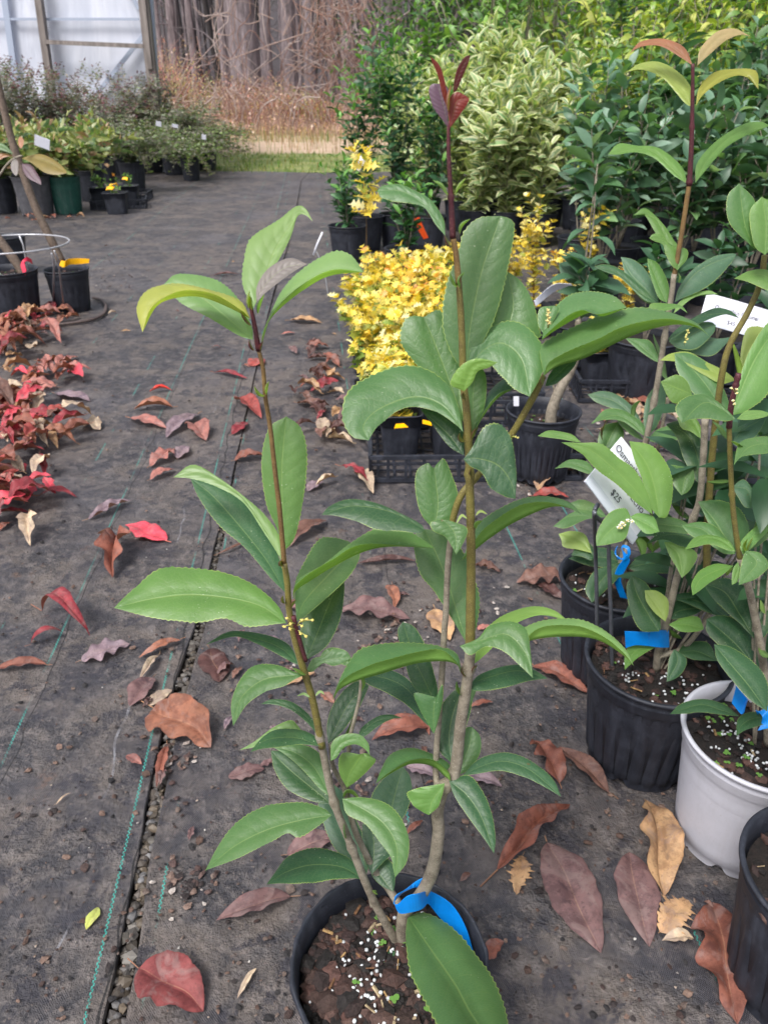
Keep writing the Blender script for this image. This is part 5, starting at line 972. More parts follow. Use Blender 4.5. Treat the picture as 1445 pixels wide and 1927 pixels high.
for x, y, h, lab in [(905,405,2.2,'slim tree with bare grey trunks and light green leaves above the variegated shrubs'), (948,405,2.1,'slim pale-trunked sapling rising from the variegated shrubs'), (1010,400,1.9,'yellowish sapling above the variegated shrubs')]:
    plant(x, y, h, .22, .12, LG if x < 1000 else YG, lab, name='sapling', n_stem=3, pitch=.07, start=.42, rad=.011, W=.26, bend=1.0, up_ang=.15, tw=5)
for i, (x, y, h) in enumerate([(1130,455,1.28), (1190,450,1.42), (1250,455,1.25), (1100,480,1.1), (1160,480,1.3), (1290,470,1.3), (1230,430,1.75), (1330,440,1.7), (1400,450,1.6), (1080,420,1.6)]):
    plant(x, y, h, .2, .115, YG, 'shrub with long drooping yellow-green leaves', n_stem=6, pitch=.055, start=.3, W=.28, bend=.9, up_ang=.25, tw=3, rad=.005)
for i, (x, y, h) in enumerate([(1080,520,.95), (1150,540,.88), (1215,525,.98), (1290,545,1.0), (1360,530,1.05), (1430,550,1.0), (1500,560,1.0), (1340,485,1.1), (1120,580,.72), (1250,590,.78), (1390,600,.85), (1330,570,.8)]):
    plant(x, y, h, .19, .125, DK, 'dark blue-green shrub with pale bare lower stems', n_stem=6, pitch=.062, start=.30, W=.40, rad=.0045, bend=.5, tw=3)
plant(1078, 690, .70, .012, .13, [(.05,.12,.06), (.07,.16,.08)], 'single straight grey stem with long teal leaves in front of the dark shrubs', n_stem=2, pitch=.085, start=.42, W=.30, rad=.0055, bend=.7, tw=0, R=.085, ph=.15)
plant(1195, 742, .42, .05, .09, [(.04,.11,.05)], 'dark-leaved shrub in the round black pot behind the square pot', n_stem=3, pitch=.06, start=.5, W=.36, R=.105, ph=.18)
plant(1330, 720, .50, .06, .09, [(.05,.13,.06), (.035,.09,.045)], 'dark potted shrub in the row behind the price card', n_stem=4, pitch=.06, start=.45, W=.36, R=.10, ph=.16)
plant(1430, 760, .46, .06, .09, [(.05,.13,.06), (.035,.09,.045)], 'dark potted shrub at the picture edge behind the price card', n_stem=4, pitch=.06, start=.45, W=.36, R=.10, ph=.16)
plant(1430, 960, .34, .05, .09, [(.035,.09,.04), (.05,.12,.05)], 'black pot and dark leaves at the picture edge above the white pot', n_stem=4, pitch=.05, start=.4, W=.36, R=.09, ph=.16)
for i, (x, y, h) in enumerate([(1230,405,1.7), (1300,410,1.9), (1370,405,1.95), (1440,410,2.0), (1510,420,1.9), (1160,395,1.75)]):
    plant(x, y, h, .34, .125, DK[:3]+MD+YG[:1], 'tall dark green shrub reaching the top of the picture at the right', n_stem=8, pitch=.062, start=.3, W=.38, rad=.007, tw=4)
for i, (x, y, h) in enumerate([(840,345,1.7), (960,340,1.9), (1060,338,1.8), (1140,340,1.9), (760,350,1.15), (1240,335,2.1)]):
    plant(x, y, h, .6, .125, MD+LG, 'leafy light green bush at the back of the right-hand block', n_stem=12, pitch=.07, start=.12, W=.4, rad=.007, tw=4)
ribbon('plant_label', [(P(1004,566,2.2), P(1008,576,2.2)), (P(1040,536,2.2), P(1048,546,2.22)), (P(1074,534,2.22), P(1082,545,2.24))], M['film'], 'grey-white bent label card among the yellow plants right of the central stem', 'label', 'white plant labels')
# orange and white markers
ribbon('marker_tape', [(P(779,412,3.9), P(789,408,3.9)), (P(786,432,3.9), P(797,428,3.9)), (P(797,450,3.9), P(806,447,3.9))], M['orange_tag'], 'orange marker tape hanging among dark stems above the yellow plants', 'marker tape')
ribbon('plant_label', [(P(668,318,4.2), P(676,322,4.2)), (P(672,298,4.2), P(692,300,4.2)), (P(684,290,4.22), P(702,303,4.22))], M['paper'], 'white plastic label on the green shrub beside the grass', 'label', 'white plant labels')
# the odd white stick tag with a thin wire standing on the cloth
g = G(618, 560); g.z = 0; e = empty('tag_stake', g, 'thin grey wire stake topped by a white strip, left of the yellow plants', 'stake'); mb = MB()
mb.tube(crom3([g, P(612,520,g.y), P(601,485,g.y), P(592,468,g.y)], 10), .0028, 6); mb.build('wire', M['wire'], e)
mb = MB(); mb.tube([P(590,480,g.y), P(597,460,g.y), P(607,437,g.y)], .0045, 6); mb.build('strip', M['paper'], e)

# ================================================================ price cards
def text_mesh(s, size):
    cu = bpy.data.curves.new('t', 'FONT'); cu.body = s; cu.size = size; cu.align_x = 'CENTER'; cu.extrude = 0; o = bpy.data.objects.new('t', cu); COL.objects.link(o)
    dg = bpy.context.evaluated_depsgraph_get(); me = bpy.data.meshes.new_from_object(o.evaluated_get(dg)); bpy.data.objects.remove(o); return me
def card(corners, lines, label, th=.0006):
    """corners: bottom left, bottom right, top left in the place; lines: (text, along, up, size)"""
    bl, br, tl = corners; X = br-bl; Yv = tl-bl; Wd = X.length; Hd = Yv.length; x = X.normalized(); n = x.cross(Yv).normalized(); y = n.cross(x)
    Mx = Matrix((( x.x, y.x, n.x, bl.x), (x.y, y.y, n.y, bl.y), (x.z, y.z, n.z, bl.z), (0, 0, 0, 1)))
    e = empty('price_card', (bl+br)/2, label, 'price card', 'white price cards'); mb = MB(); nx = 12
    pts = [Mx @ Vector((Wd*i/nx, Hd*j, .002*math.sin(3.1*i/nx))) for j in (0, 1) for i in range(nx+1)]; m = nx+1
    vs = [p+n*th for p in pts] + [p-n*th for p in pts]; fs = [(i, i+1, m+i+1, m+i) for i in range(nx)] + [(2*m+i, 3*m+i, 3*m+i+1, 2*m+i+1) for i in range(nx)]
    fs += [(0, 2*m, 2*m+1, 1)] and [(i, 2*m+i, 2*m+i+1, i+1) for i in range(nx)] + [(m+i, m+i+1, 3*m+i+1, 3*m+i) for i in range(nx)] + [(0, m, 3*m, 2*m), (nx, 2*m+nx, 3*m+nx, m+nx)]
    mb.add(vs, fs); mb.build('card', M['paper'], e, smooth=False)
    mb = MB(); mb.box(Mx @ Vector((Wd/2, Hd*.11, .0032)), (Wd*1.01, Hd*.05, .0012), M=Mx.to_3x3()); mb.box(Mx @ Vector((Wd/2, Hd*.03, .0035)), (Wd*1.01, Hd*.10, .0016), M=Mx.to_3x3()); mb.build('card_holder', M['film'], e, smooth=False)
    for s, a, b, z in lines:
        me = text_mesh(s, Hd*z); me.transform(Matrix.Translation((Wd*a, Hd*b, .0030)).copy()); me.transform(Mx); link('lettering', me, M['ink'], e)
    return e
def vpx(x, y): return cq('v', [(x, y)])[0][:2]
Yc = YB-.035
card((P(*vpx(60,550), Yc-.012), P(*vpx(690,1385), Yc-.02), P(*vpx(650,85), Yc+.03)), [('Osmanthus fragrans', .5, .76, .155), ('Apricot Echo', .5, .44, .17), ('$25', .43, .22, .15)], 'white price card reading $25, tilted on a steel stake behind two bright leaves')
card((P(1314,606,1.38), P(1434,640,1.38), P(1340,555,1.40)), [('Osmanthus fortunei', .50, .55, .20), ('$45', .46, .17, .20)], 'white price card reading $45 standing upright at the far right')
f1, f2 = G(1123,1212,.145), G(1151,1255,.145)
e = empty('wire_stake', (f1+f2)/2, 'bent ridged steel stake holding the $25 price card', 'stake'); mb = MB()
pth = [f1, P(1122,1120,f1.y-.005), P(1120,1040,f1.y-.01), P(1118,975,Yc-.01), P(1119,960,Yc-.006), P(1125,948,Yc)]
mb.tube(crom3(pth, 90), [.0024*(1+.12*(i % 2)) for i in range(90)], 8)
mb.tube(crom3([f2, P(1149,1160,f2.y-.002), P(1146,1080,f2.y), P(1144,1015,f2.y), P(1138,990,Yc+.01), P(1119,970,Yc-.008)], 90), [.0024*(1+.12*(i % 2)) for i in range(90)], 8)
mb.build('wire', M['steel'], e)

# ================================================================ left side: two young trees, wire stand, hose
def pot_at(name, x, ybot, R, h, label, stem_pts=None, **kw):
    g = ground_pot(x, ybot, R); return potted(name, g, R, h, label, **kw), g
tA, gA = pot_at('potted_sapling', 141, 590, .088, .17, 'leaning young tree in a black pot with a yellow tag strip, beside the hose loop', chips=60, prills=10, group='young trees at the left', ribs=18, ribdepth=.02, n=72)
a, r = stem_px('F', [(118,497),(105,468),(72,400),(45,330),(22,260),(0,170),(-25,60),(-40,-60)], gA.y, (8, 6), 40, .15); stem(tA, a, r, 'stem_brown')
tB, gB = pot_at('potted_sapling', 36, 606, .115, .19, 'young tree in the wide black pot with a curled red tag at the left edge', chips=120, prills=30, weeds=10, group='young trees at the left', ribs=18, ribdepth=.02, n=72)
a, r = stem_px('F', [(50,522),(30,492),(0,452),(-40,400),(-80,300)], gB.y, (9, 7), 24, .15); stem(tB, a, r, 'stem_brown')
tC, gC = pot_at('potted_sapling', 22, 520, .105, .18, 'black pot with mossy soil behind the wire ring', chips=60, prills=6, weeds=20, group='young trees at the left', ribs=18, ribdepth=.02, n=60)
traced(tB, [
 ('t',[(-60,330),(20,300),(145,390)],[(0,270),(70,300)],[(20,350),(90,370)],'g',{'mat':'leaf_young'}),
 ('t',[(225,430),(400,440),(560,500),(710,585)],[(400,388),(520,420),(640,500)],[(330,480),(470,580),(600,605)],'o',{'mat':'leaf_young','k':1.2,'label':'large olive leaf turning orange along its lower edge'}),
 ('t',[(230,490),(300,560),(360,640),(435,712)],[(330,500),(390,590),(430,660)],[(245,560),(300,640)],'P',{'mat':'leaf_young','label':'pink-red hanging leaf'}),
 ('t',[(165,430),(150,520),(170,620)],[(120,480),(125,560)],[(195,480),(192,580)],'p',{'mat':'leaf_young'}),
 ('t',[(140,410),(60,390),(-60,440)],[(60,380),(-20,390)],[(60,420),(-20,460)],'T',{'mat':'leaf_young'}),
 ('t',[(215,200),(240,250),(225,330)],[(195,240),(200,300)],[(252,240),(245,300)],'T',{'mat':'leaf_young','label':'small orange-red leaf'}),
], Y0=2.5)
a, r = stem_px('t', [(-60,680,.1),(0,610),(60,520),(130,450),(200,415),(240,410)], 2.5, (2, 2), 20); stem(tB, a, r, 'stem_grey')
Ya = gA.y
ribbon('plant_tag', [(P(112,500,Ya-.03), P(116,490,Ya-.03)), (P(122,503,Ya-.05), P(124,491,Ya-.05)), (P(132,498,Ya-.02), P(130,487,Ya-.02)), (P(150,497,Ya), P(149,486,Ya)), (P(168,495,Ya), P(169,487,Ya))], M['yellow_tag'], 'orange-yellow tag strip lying across the pot of the leaning young tree', 'plant tag', None)
Yb = gB.y-.02
ribbon('plant_tag', [(P(47,527,Yb-.04), P(49,512,Yb-.04)), (P(44,515,Yb-.02), P(50,508,Yb-.02)), (P(40,497,Yb), P(47,494,Yb)), (P(50,484,Yb+.03), P(54,492,Yb+.03)), (P(60,488,Yb+.05), P(62,497,Yb+.05))], M['red_tag'], 'curled dark red tag round the stem in the wide black pot', 'plant tag', None)
c_ = P(18, 459, 3.05); foot1, foot2 = G(101, 580), G(122, 586)
e = empty('wire_plant_stand', (c_.x, c_.y, 0), 'galvanised wire ring stand with thin legs around the left-hand pots', 'plant stand'); mb = MB()
ring = [c_+Vector((.215*math.cos(a), .215*math.sin(a), 0)) for a in np.linspace(0, 2*math.pi, 49)]; mb.tube(ring, .0032, 8); mb.build('ring', M['wire'], e)
top = P(103, 472, c_.y-.11)
for ft, tp in ((foot1, top+Vector((-.012, 0, -.01))), (foot2, top), (Vector((c_.x-.19, c_.y-.1, 0)), c_+Vector((-.19, -.1, 0))), (Vector((c_.x-.05, c_.y+.21, 0)), c_+Vector((-.05, .21, 0)))):
    mb = MB(); mb.tube([tp, tp.lerp(ft, .12)+Vector((.008, 0, 0)), ft], .0036, 7); mb.build('leg', M['wire'], e)
mb = MB(); mb.tube(crom3([G(176,560,.008), G(192,565,.008), G(200,576,.008), G(196,590,.008), G(178,600,.008), G(150,606,.008), G(110,611,.008), G(60,616,.008), G(0,618,.008), G(-60,612,.008)], 70), .0065, 8)
o = mb.build('drip_hose', M['hose']); tag(o, 'thin brown irrigation hose looping out from behind the leaning tree pot', 'hose'); recenter(o, G(170, 600))
# ---- row of potted shrubs in front of the greenhouse wall
RG = [(.26,.32,.10), (.17,.27,.09), (.33,.36,.12), (.34,.22,.13), (.11,.19,.08), (.22,.30,.12), (.38,.40,.20)]
GR = [(.19,.20,.15), (.24,.22,.18), (.13,.17,.11), (.30,.26,.23), (.16,.20,.12)]
PL = [(.10,.035,.05), (.16,.05,.06), (.07,.04,.05), (.22,.12,.12)]
for x, y, R, h, H_, pal, tip, potm, lab in [
  (8, 404, .13, .25, .62, RG, None, 'pot_black', 'bushy yellow-green shrub in a black pot at the left edge of the far row'),
  (74, 408, .14, .27, .64, RG, None, 'pot_grey', 'yellow-green and red-tinged shrub in the charcoal pot'),
  (132, 404, .12, .26, .58, RG, None, 'pot_green', 'yellow-green shrub growing from the dark green pot'),
  (178, 380, .12, .24, .62, RG, None, 'pot_black', 'loose green shrub between the green pot and the square pots'),
  (200, 345, .13, .25, .70, GR, PL, 'pot_black', 'grey-green shrub with plum tips behind the square pots'),
  (30, 350, .14, .26, .98, GR, PL, 'pot_black', 'tall sparse plum-tipped shrub before the greenhouse film, far left'),
  (95, 345, .14, .26, .92, GR, PL, 'pot_black', 'tall sparse plum-tipped shrub before the first wooden post'),
  (150, 340, .14, .26, .88, GR, PL, 'pot_black', 'sparse plum-tipped shrub between the two wooden posts'),
  (255, 362, .12, .25, .66, [(.12,.18,.06),(.16,.22,.09),(.10,.14,.07)], None, 'pot_black', 'small trailing green shrub in the black pot beside the nursery trays'),
  (235, 330, .14, .25, .86, GR, PL, 'pot_black', 'greyish twiggy shrub under the right-hand wooden post'),
  (290, 325, .14, .25, .90, GR, PL, 'pot_black', 'purplish twiggy shrub just right of the wooden post'),
  (332, 330, .14, .25, .78, [(.13,.19,.07),(.18,.24,.10),(.10,.14,.07)]+GR, None, 'pot_black', 'spreading green shrub second from the right end of the far row'),
  (362, 341, .10, .22, .58, [(.14,.22,.06),(.20,.27,.09),(.10,.15,.06)], None, 'pot_black', 'trailing green shrub at the right end of the far row'),
  (392, 322, .12, .2, .60, [(.14,.22,.06),(.20,.27,.09),(.16,.15,.1)], None, 'pot_black', 'low arching shrub nearest the grass in the far row')]:
    g = ground_pot(x, y, R); e = empty('potted_shrub', g, lab, 'shrub', 'potted shrubs in the far left row'); mb = MB(); pot_mesh(mb, g, R, h, ribs=18, n=48, rings=1); mb.build('pot', M[potm], e)
    mb = MB(); soil_disc(mb, g, R*.93, h*.9, n=20); mb.build('soil', M['soil'], e)
    sparse = tip is PL; broad = pal is RG; H_ = H_*1.22
    if x >= 230 and not sparse: pal = pal + GR[:2]
    shrub(e, g+Vector((0, 0, h*.85)), H_-h*.85, .42 if not broad else .32, .044 if not broad else .095, pal, n_stem=(34 if x < 290 else 52) if not broad else 17, pitch=.030 if not broad else .036, start=.0, W=.45 if not broad else .36, tip_pal=tip, rad=.0028, tw=5 if not broad else 4, arch=(.26 if x >= 230 else .14) if not sparse else .05, up_ang=.5 if not broad else .95, top_jit=.55)
# small square pots with yellow tags and their trays
for x, y, s, lab in [(217,404,.17,'small square navy pot of seedlings with yellow tags at the corner of the far row'), (243,388,.15,'square pot in the tray behind the yellow-tagged one'), (190,392,.16,'dark square pot left of the yellow-tagged one')]:
    g = G(x, y); g.y += s*.45; e = empty('square_pot', g, lab, 'pot', 'small square pots in the far row'); mb = MB(); sq_pot(mb, g, s, .15, .15); mb.build('pot', M['pot_black'], e)
    mb = MB(); soil_disc(mb, g, s*.45, .135, sq=True, n=24); mb.build('soil', M['soil'], e); shrub(e, g+Vector((0, 0, .12)), .12, .06, .035, LG+[(.1,.2,.06)], n_stem=5, pitch=.03, start=.2, W=.5, rad=.0015, tw=1)
for q, (a, b, c2, d2) in enumerate([((206,352),(208,346),(220,344),(223,350)), ((200,358),(202,352),(212,357),(216,352)), ((212,330),(217,332),(211,326),(216,327)), ((230,338),(232,334),(240,340),(241,335))]):
    ribbon('plant_tag', [(P(*a, 5.25), P(*b, 5.27)), (P((a[0]+c2[0])/2, (a[1]+c2[1])/2-1, 5.22), P((b[0]+d2[0])/2, (b[1]+d2[1])/2-1, 5.24)), (P(*c2, 5.2), P(*d2, 5.22))], M['yellow_tag'], 'yellow-orange tag sticking up from the small square pots far left', 'plant tag', 'yellow tags on the far square pots', .0015)
tray(G(172, 396), .42, .3, .25, 'black nursery tray at the foot of the far left shrubs'); tray(G(232, 380), .2, .3, .1, 'black nursery tray behind the yellow-tagged square pot')
for i, (x, y, w_, h_, Y, lab) in enumerate([(80, 268, 28, 20, 5.1, 'white card label standing in the yellow-green shrub above the charcoal pot'), (299, 233, 10, 9, 7.3, 'small white label in the purplish twiggy shrub'), (330, 237, 11, 6, 7.2, 'small white label in the spreading green shrub'), (384, 258, 8, 9, 7.2, 'tiny white label at the right end of the far row')]):
    q = mpp(x, y, Y); c = P(x, y, Y); mb = MB(); mb.box(c, (w_*q, .003, h_*q), M=Matrix.Rotation(.35 if i == 0 else .2, 3, 'Y') @ Matrix.Rotation(.3, 3, 'X')); o = mb.build('plant_label', M['paper'], smooth=False); tag(o, lab, 'label', 'white plant labels'); recenter(o, c)

# ================================================================ greenhouse end wall
gw = empty('greenhouse', P(150, 215, 9.8)*1.0, 'greenhouse end wall of white plastic film on weathered timber posts', 'greenhouse'); gw.location.z = 0
Yg = 9.6; xl, xr = P(-420, 100, Yg).x, P(291, 100, Yg).x
vs = []; nx, nz = 60, 24
for j in range(nz+1):
    for i in range(nx+1): x = xl+(xr-xl)*i/nx; z = -.02+3.2*j/nz; vs.append((x, Yg+.06+.02*noise.noise(Vector((x*1.5, 0, z*.5))), z))
fs = np.array([(j*(nx+1)+i, j*(nx+1)+i+1, (j+1)*(nx+1)+i+1, (j+1)*(nx+1)+i) for j in range(nz) for i in range(nx)]); link('film', mesh('film', vs, fs), M['film'], gw)
vs = []; 
for j in range(nz+1):
    for i in range(31): y = Yg+.06+6*i/30; z = -.02+3.2*j/nz; vs.append((xr*(y/(Yg+.06))**1.25, y, z))
fs = np.array([(j*31+i, j*31+i+1, (j+1)*31+i+1, (j+1)*31+i) for j in range(nz) for i in range(30)]); link('film', mesh('film', vs, fs), M['film'], gw)
def beam(a, b, wpx, Y, th, mat, name, ext=0):
    p, q = P(*a, Y), P(*b, Y); d = (q-p); p = p-d*ext; L = (q-p).length*1; w_ = wpx*mpp(*a, Y); ang = math.atan2(d.x, d.z); mb = MB(); mb.box((p+q)/2, (w_, th, (q-p).length), M=Matrix.Rotation(ang, 3, 'Y')); mb.build(name, M[mat], gw, smooth=False)
beam((114,290), (66,-60), 11, Yg-.05, .09, 'wood', 'post'); beam((303,290), (263,-80), 17, Yg-.06, .10, 'wood', 'post'); beam((283,130), (268,-20), 9, Yg-.12, .04, 'wood', 'post_batten')
beam((86,79), (272,87), 7, Yg-.09, .05, 'wood', 'rail'); beam((306,290), (280,-80), 5, Yg-.0, .06, 'film_beam', 'edge_trim')
beam((172,190), (276,60), 7, Yg+.005, .02, 'film_beam', 'brace'); beam((-30,36), (262,36), 4, Yg+.004, .02, 'film_beam', 'brace'); beam((30,150), (4,-40), 11, Yg+.002, .02, 'film_beam', 'brace'); beam((262,18), (236,-30), 6, Yg+.006, .02, 'film_beam', 'brace')

# ================================================================ woods
def tree(x, ybase, wpx, Y, label, h=11, lean=0.0, limbs=3):
    g = P(x, ybase, Y); g.z = -.02+max(0, (Y-17)*.012); e = empty('tree', g, label, 'tree', 'bare tree trunks of the wood'); R = wpx*mpp(x, ybase, Y)/2; mb = MB(); n = 26; pts = []; rr = []
    for i in range(n): q = i/(n-1); pts.append(g+Vector((lean*h*q+.06*noise.noise(Vector((x, q*5, 0))), .05*noise.noise(Vector((x, q*4, 7))), h*q))); rr.append(R*(1-.45*q)*(1+.35*math.exp(-q*40))*(1+.04*noise.noise(Vector((q*30, x, 0)))))
    mb.tube(pts, rr, 16); mb.build('trunk', M['bark'], e)
    for _ in range(limbs):
        mb = MB(); i = random.randint(4, 20); p = pts[i]; a = random.uniform(0, 6.28); l = random.uniform(.8, 2.2)
        for _b in range(1 if limbs == 1 else 2):
            a2 = a+random.uniform(-.6, .6); c_ = [p, p+Vector((math.cos(a2)*l*.4, math.sin(a2)*l*.4, l*random.uniform(-.1, .4))), p+Vector((math.cos(a2)*l, math.sin(a2)*l, l*random.uniform(-.5, .7)))]; mb.tube(crom3(c_, 8), [.022*(1-.8*k/7) for k in range(8)], 5, cap=False)
        mb.build('branch', M['bark'], e)
    return e
big = [(470,250,58,24,'thickest grey trunk in the wood, left of the middle'), (552,232,30,27,'straight grey trunk right of the thickest one'), (588,238,24,23,'slim leaning trunk behind the pale vine tangle'), (627,235,15,22,'thin pale trunk near the green shrubs'), (433,230,16,28,'slender trunk just left of the thickest one'), (512,225,18,30,'narrow dark trunk between the two thickest'), (655,228,18,25,'trunk half hidden by the dark green shrub'), (690,230,26,26,'trunk showing over the dark green shrub tops'), (375,225,14,29,'slender trunk over the tall dry grass heads'), (340,220,18,31,'trunk beside the greenhouse corner'), (742,228,24,27,'trunk behind the left sapling leaves'), (785,228,16,29,'thin trunk above the variegated shrubs')]
for x, y, wp, Y, lab in big: tree(x, y, wp, Y, lab, lean=random.uniform(-.01, .01))
for i in range(24):
    Y = random.uniform(30, 55); x = random.uniform(-300, 1700) if i > 50 else random.uniform(290, 860)
    tree(x, 200, random.uniform(8, 24)*22/Y, Y, 'one of many thin bare trunks deeper in the wood', h=random.uniform(9, 13), lean=random.uniform(-.04, .04), limbs=1)
# far part of the wood: hundreds of trunks and twigs that read as one mass, deep shade painted into their colours
mb = MB()
for i in range(560):
    Y = random.uniform(42, 110); x = random.uniform(-1.1, 1.1)*Y*.75; r = random.uniform(.04, .17); g = Vector((x, Y, .2+max(0, (Y-62)*.12))); c = random.choice([(.04,.03,.032), (.07,.055,.058), (.03,.025,.026), (.13,.105,.11), (.04,.045,.03)])
    mb.tube([g, g+Vector((random.uniform(-.6, .6), 0, 6)), g+Vector((random.uniform(-1.6, 1.6), 0, 14))], [r, r*.8, r*.5], 5, c, cap=False)
    for _ in range(5):
        z1 = random.uniform(.2, 7); l1 = random.uniform(-2.2, 2.2); mb.tube([g+Vector((0, 0, z1)), g+Vector((l1*.5, 0, z1+random.uniform(0, .8))), g+Vector((l1, 0, z1+random.uniform(-.3, 2)))], .018, 3, tuple(v*1.6 for v in c), cap=False)
o = mb.build('woods', M['chip']); tag(o, 'deep wood of mauve-grey trunks with shade put into their colour', kind='stuff')
# undergrowth at the wood's edge: twigs, dry stalks, rust-red and yellow leaves
def brush(name, n, xr_, yr_, hmax, cols, leafy, lean=.8, w_=.005, zf=lambda x, Y: 1.0):
    fo = Foliage('simple')
    for i in range(n):
        Y = random.uniform(*yr_); x = random.uniform(*xr_)*Y/16; z0 = -.02+max(0, (Y-17)*.012); h = hmax*random.uniform(.3, 1)*zf(x, Y); k_ = int((noise.noise(Vector((x*.8, Y*.6, 9)))+.6)*len(cols)*.85+random.gauss(0, 1.0)) % len(cols); col = cols[k_]; j = random.uniform(.7, 1.3); col = tuple(v*j for v in col)
        a = random.uniform(0, 6.28); l = random.uniform(0, lean)*h; dx, dy = math.cos(a)*l, math.sin(a)*l; b = random.uniform(-.6, .6); wx, wy = math.cos(b)*w_, math.sin(b)*w_; o_ = len(mb_v)
        mb_v.extend([(x-wx, Y-wy, z0), (x+wx, Y+wy, z0), (x+dx*.3+wx*.8, Y+dy*.3+wy*.8, z0+h*.55), (x+dx*.3-wx*.8, Y+dy*.3-wy*.8, z0+h*.55), (x+dx+wx*.4, Y+dy, z0+h), (x+dx-wx*.4, Y+dy, z0+h)]); mb_f.extend([(o_, o_+1, o_+2, o_+3), (o_+3, o_+2, o_+4, o_+5)]); mb_c.extend([col]*6)
        for k in range(leafy):
            q = random.uniform(.25, 1); p = (x+dx*q+random.gauss(0, .08), Y+dy*q+random.gauss(0, .08), z0+h*q*random.uniform(.85, 1.1)); d = (random.gauss(0, 1), random.gauss(0, 1), random.gauss(0, .6)); cc = cols[(k_+random.choice([0, 0, 0, 1, -1])) % len(cols)]; j = random.uniform(.7, 1.6)
            s = random.uniform(.04, .09); fo.leaf(p, d, (0, .2, 1), s, s*.5, tuple(v*j for v in cc), .3)
    o = flush(name, M['chip'])
    if leafy: tag(fo.build(name, M['far_leaf'], None), kind='stuff')
RUST = [(.46,.23,.20), (.55,.32,.27), (.38,.18,.16), (.58,.42,.35), (.48,.36,.30), (.30,.18,.17), (.50,.20,.17)]
STRAW = [(.64,.47,.39), (.68,.55,.46), (.56,.38,.31), (.58,.36,.30), (.44,.27,.23)]
def hump(x, Y):
    return float(np.interp(x/Y, [-.34, -.29, -.215, -.136, -.07, 0], [2.2, 2.05, 1.35, 1.0, .8, .75]))*(.8+.9*max(-.35, noise.noise(Vector((x*.9, Y*.5, 2)))))
hump_old = lambda x, Y: (.34+.5*max(0, noise.noise(Vector((x*.6, Y*.4, 2)))+.4))*(1.15 if x/Y < -.15 else .72)
brush('undergrowth', 8000, (-4.9, 1.5), (19, 23), 1.0, RUST+[(.50,.42,.22), (.30,.34,.15), (.24,.29,.12)], 5, zf=hump)
brush('undergrowth', 6000, (-4.9, 1.0), (17.8, 20.5), .45, STRAW, 1, .9, .005, zf=hump)
brush('undergrowth', 3000, (-12, 14), (23, 32), .8, RUST+[(.18,.24,.08), (.12,.11,.10), (.14,.10,.10), (.2,.17,.16)], 3, zf=hump)
brush('undergrowth', 120, (-5.0, -3.4), (18, 20), 1.15, [(.60,.50,.42), (.50,.40,.33), (.20,.24,.12)], 4)
mb = MB()                             # pale vine tangle hanging in front of the trunks
for i in range(240):
    x = random.gauss(640, 34) if i < 75 else random.uniform(400, 720); Y = random.uniform(19.5, 22); pts = [P(x+random.gauss(0, 22)*k*.6, 10+k*45+random.gauss(0, 12), Y+random.gauss(0, .15)) for k in range(-2, 5)]
    if i % 3 == 0: pts = [P(x+(k-3)*random.uniform(12, 30), 60+60*math.sin(i)+random.gauss(0, 22), Y+random.gauss(0, .2)) for k in range(7)]
    if i >= 110: Y = random.uniform(17.8, 20); x = random.uniform(310, 640); yb_ = 255; l_ = random.uniform(-60, 60); pts = [P(x, yb_, Y), P(x+l_*.3, yb_-random.uniform(40, 70), Y), P(x+l_, yb_-random.uniform(60, 110), Y)]
    mb.tube(crom3(pts, 16), random.uniform(.004, .013), 4, random.choice([(.45,.34,.29), (.55,.47,.44), (.36,.22,.17), (.30,.17,.13)]), cap=False)
o = mb.build('vines', M['chip']); tag(o, 'tangle of pale dry vines hanging before the trunks', kind='stuff')
# evergreen trees beyond the right-hand shrubs
for i, (x, Y, h, s) in enumerate([(820,12.5,4.6,1.0), (960,13.5,5.0,1.3), (1180,15,5.2,1.5), (1330,13.5,4.8,1.3), (1480,12.5,4.8,1.3), (1650,12.5,4.6,1.3), (1850,14,5,1.5)]):
    g = P(x, 230, Y); g.z = -.02; e = empty('evergreen_tree', g, 'dense dark evergreen tree filling the space beyond the right-hand shrubs', 'tree', 'evergreens beyond the shrub block'); mb = MB(); mb.tube([g, g+Vector((.1, 0, h*.5)), g+Vector((0, .1, h))], [.09, .06, .02], 8); fo = Foliage('simple')
    cl = [(random.gauss(0, s*.55), random.gauss(0, s*.5), random.uniform(.15, h), random.uniform(.25, .6)) for _ in range(80)]
    for (cx_, cy_, cz_, cr) in cl:
        mb.tube([g+Vector((0, 0, min(cz_*.8, h*.9))), g+Vector((cx_, cy_, cz_))], [.02, .006], 4, cap=False); bri = random.uniform(.6, 1.3)
        for _ in range(90):
            v = Vector((random.gauss(0, 1), random.gauss(0, 1), random.gauss(0, 1))); v = v.normalized()*cr*random.uniform(.5, 1); c_ = random.choice([(.05,.12,.04), (.08,.18,.05), (.12,.22,.06), (.035,.08,.035)]); ss_ = random.uniform(.06, .11)
            fo.leaf(g+Vector((cx_, cy_, cz_))+v, v+Vector((random.gauss(0, .2), random.gauss(0, .2), random.gauss(0, .2))), Vector((0, .1, 1)), ss_, ss_*.42, tuple(q*bri for q in c_), .4)
    mb.build('trunk', M['bark'], e); fo.build('crown', M['far_leaf'], e)

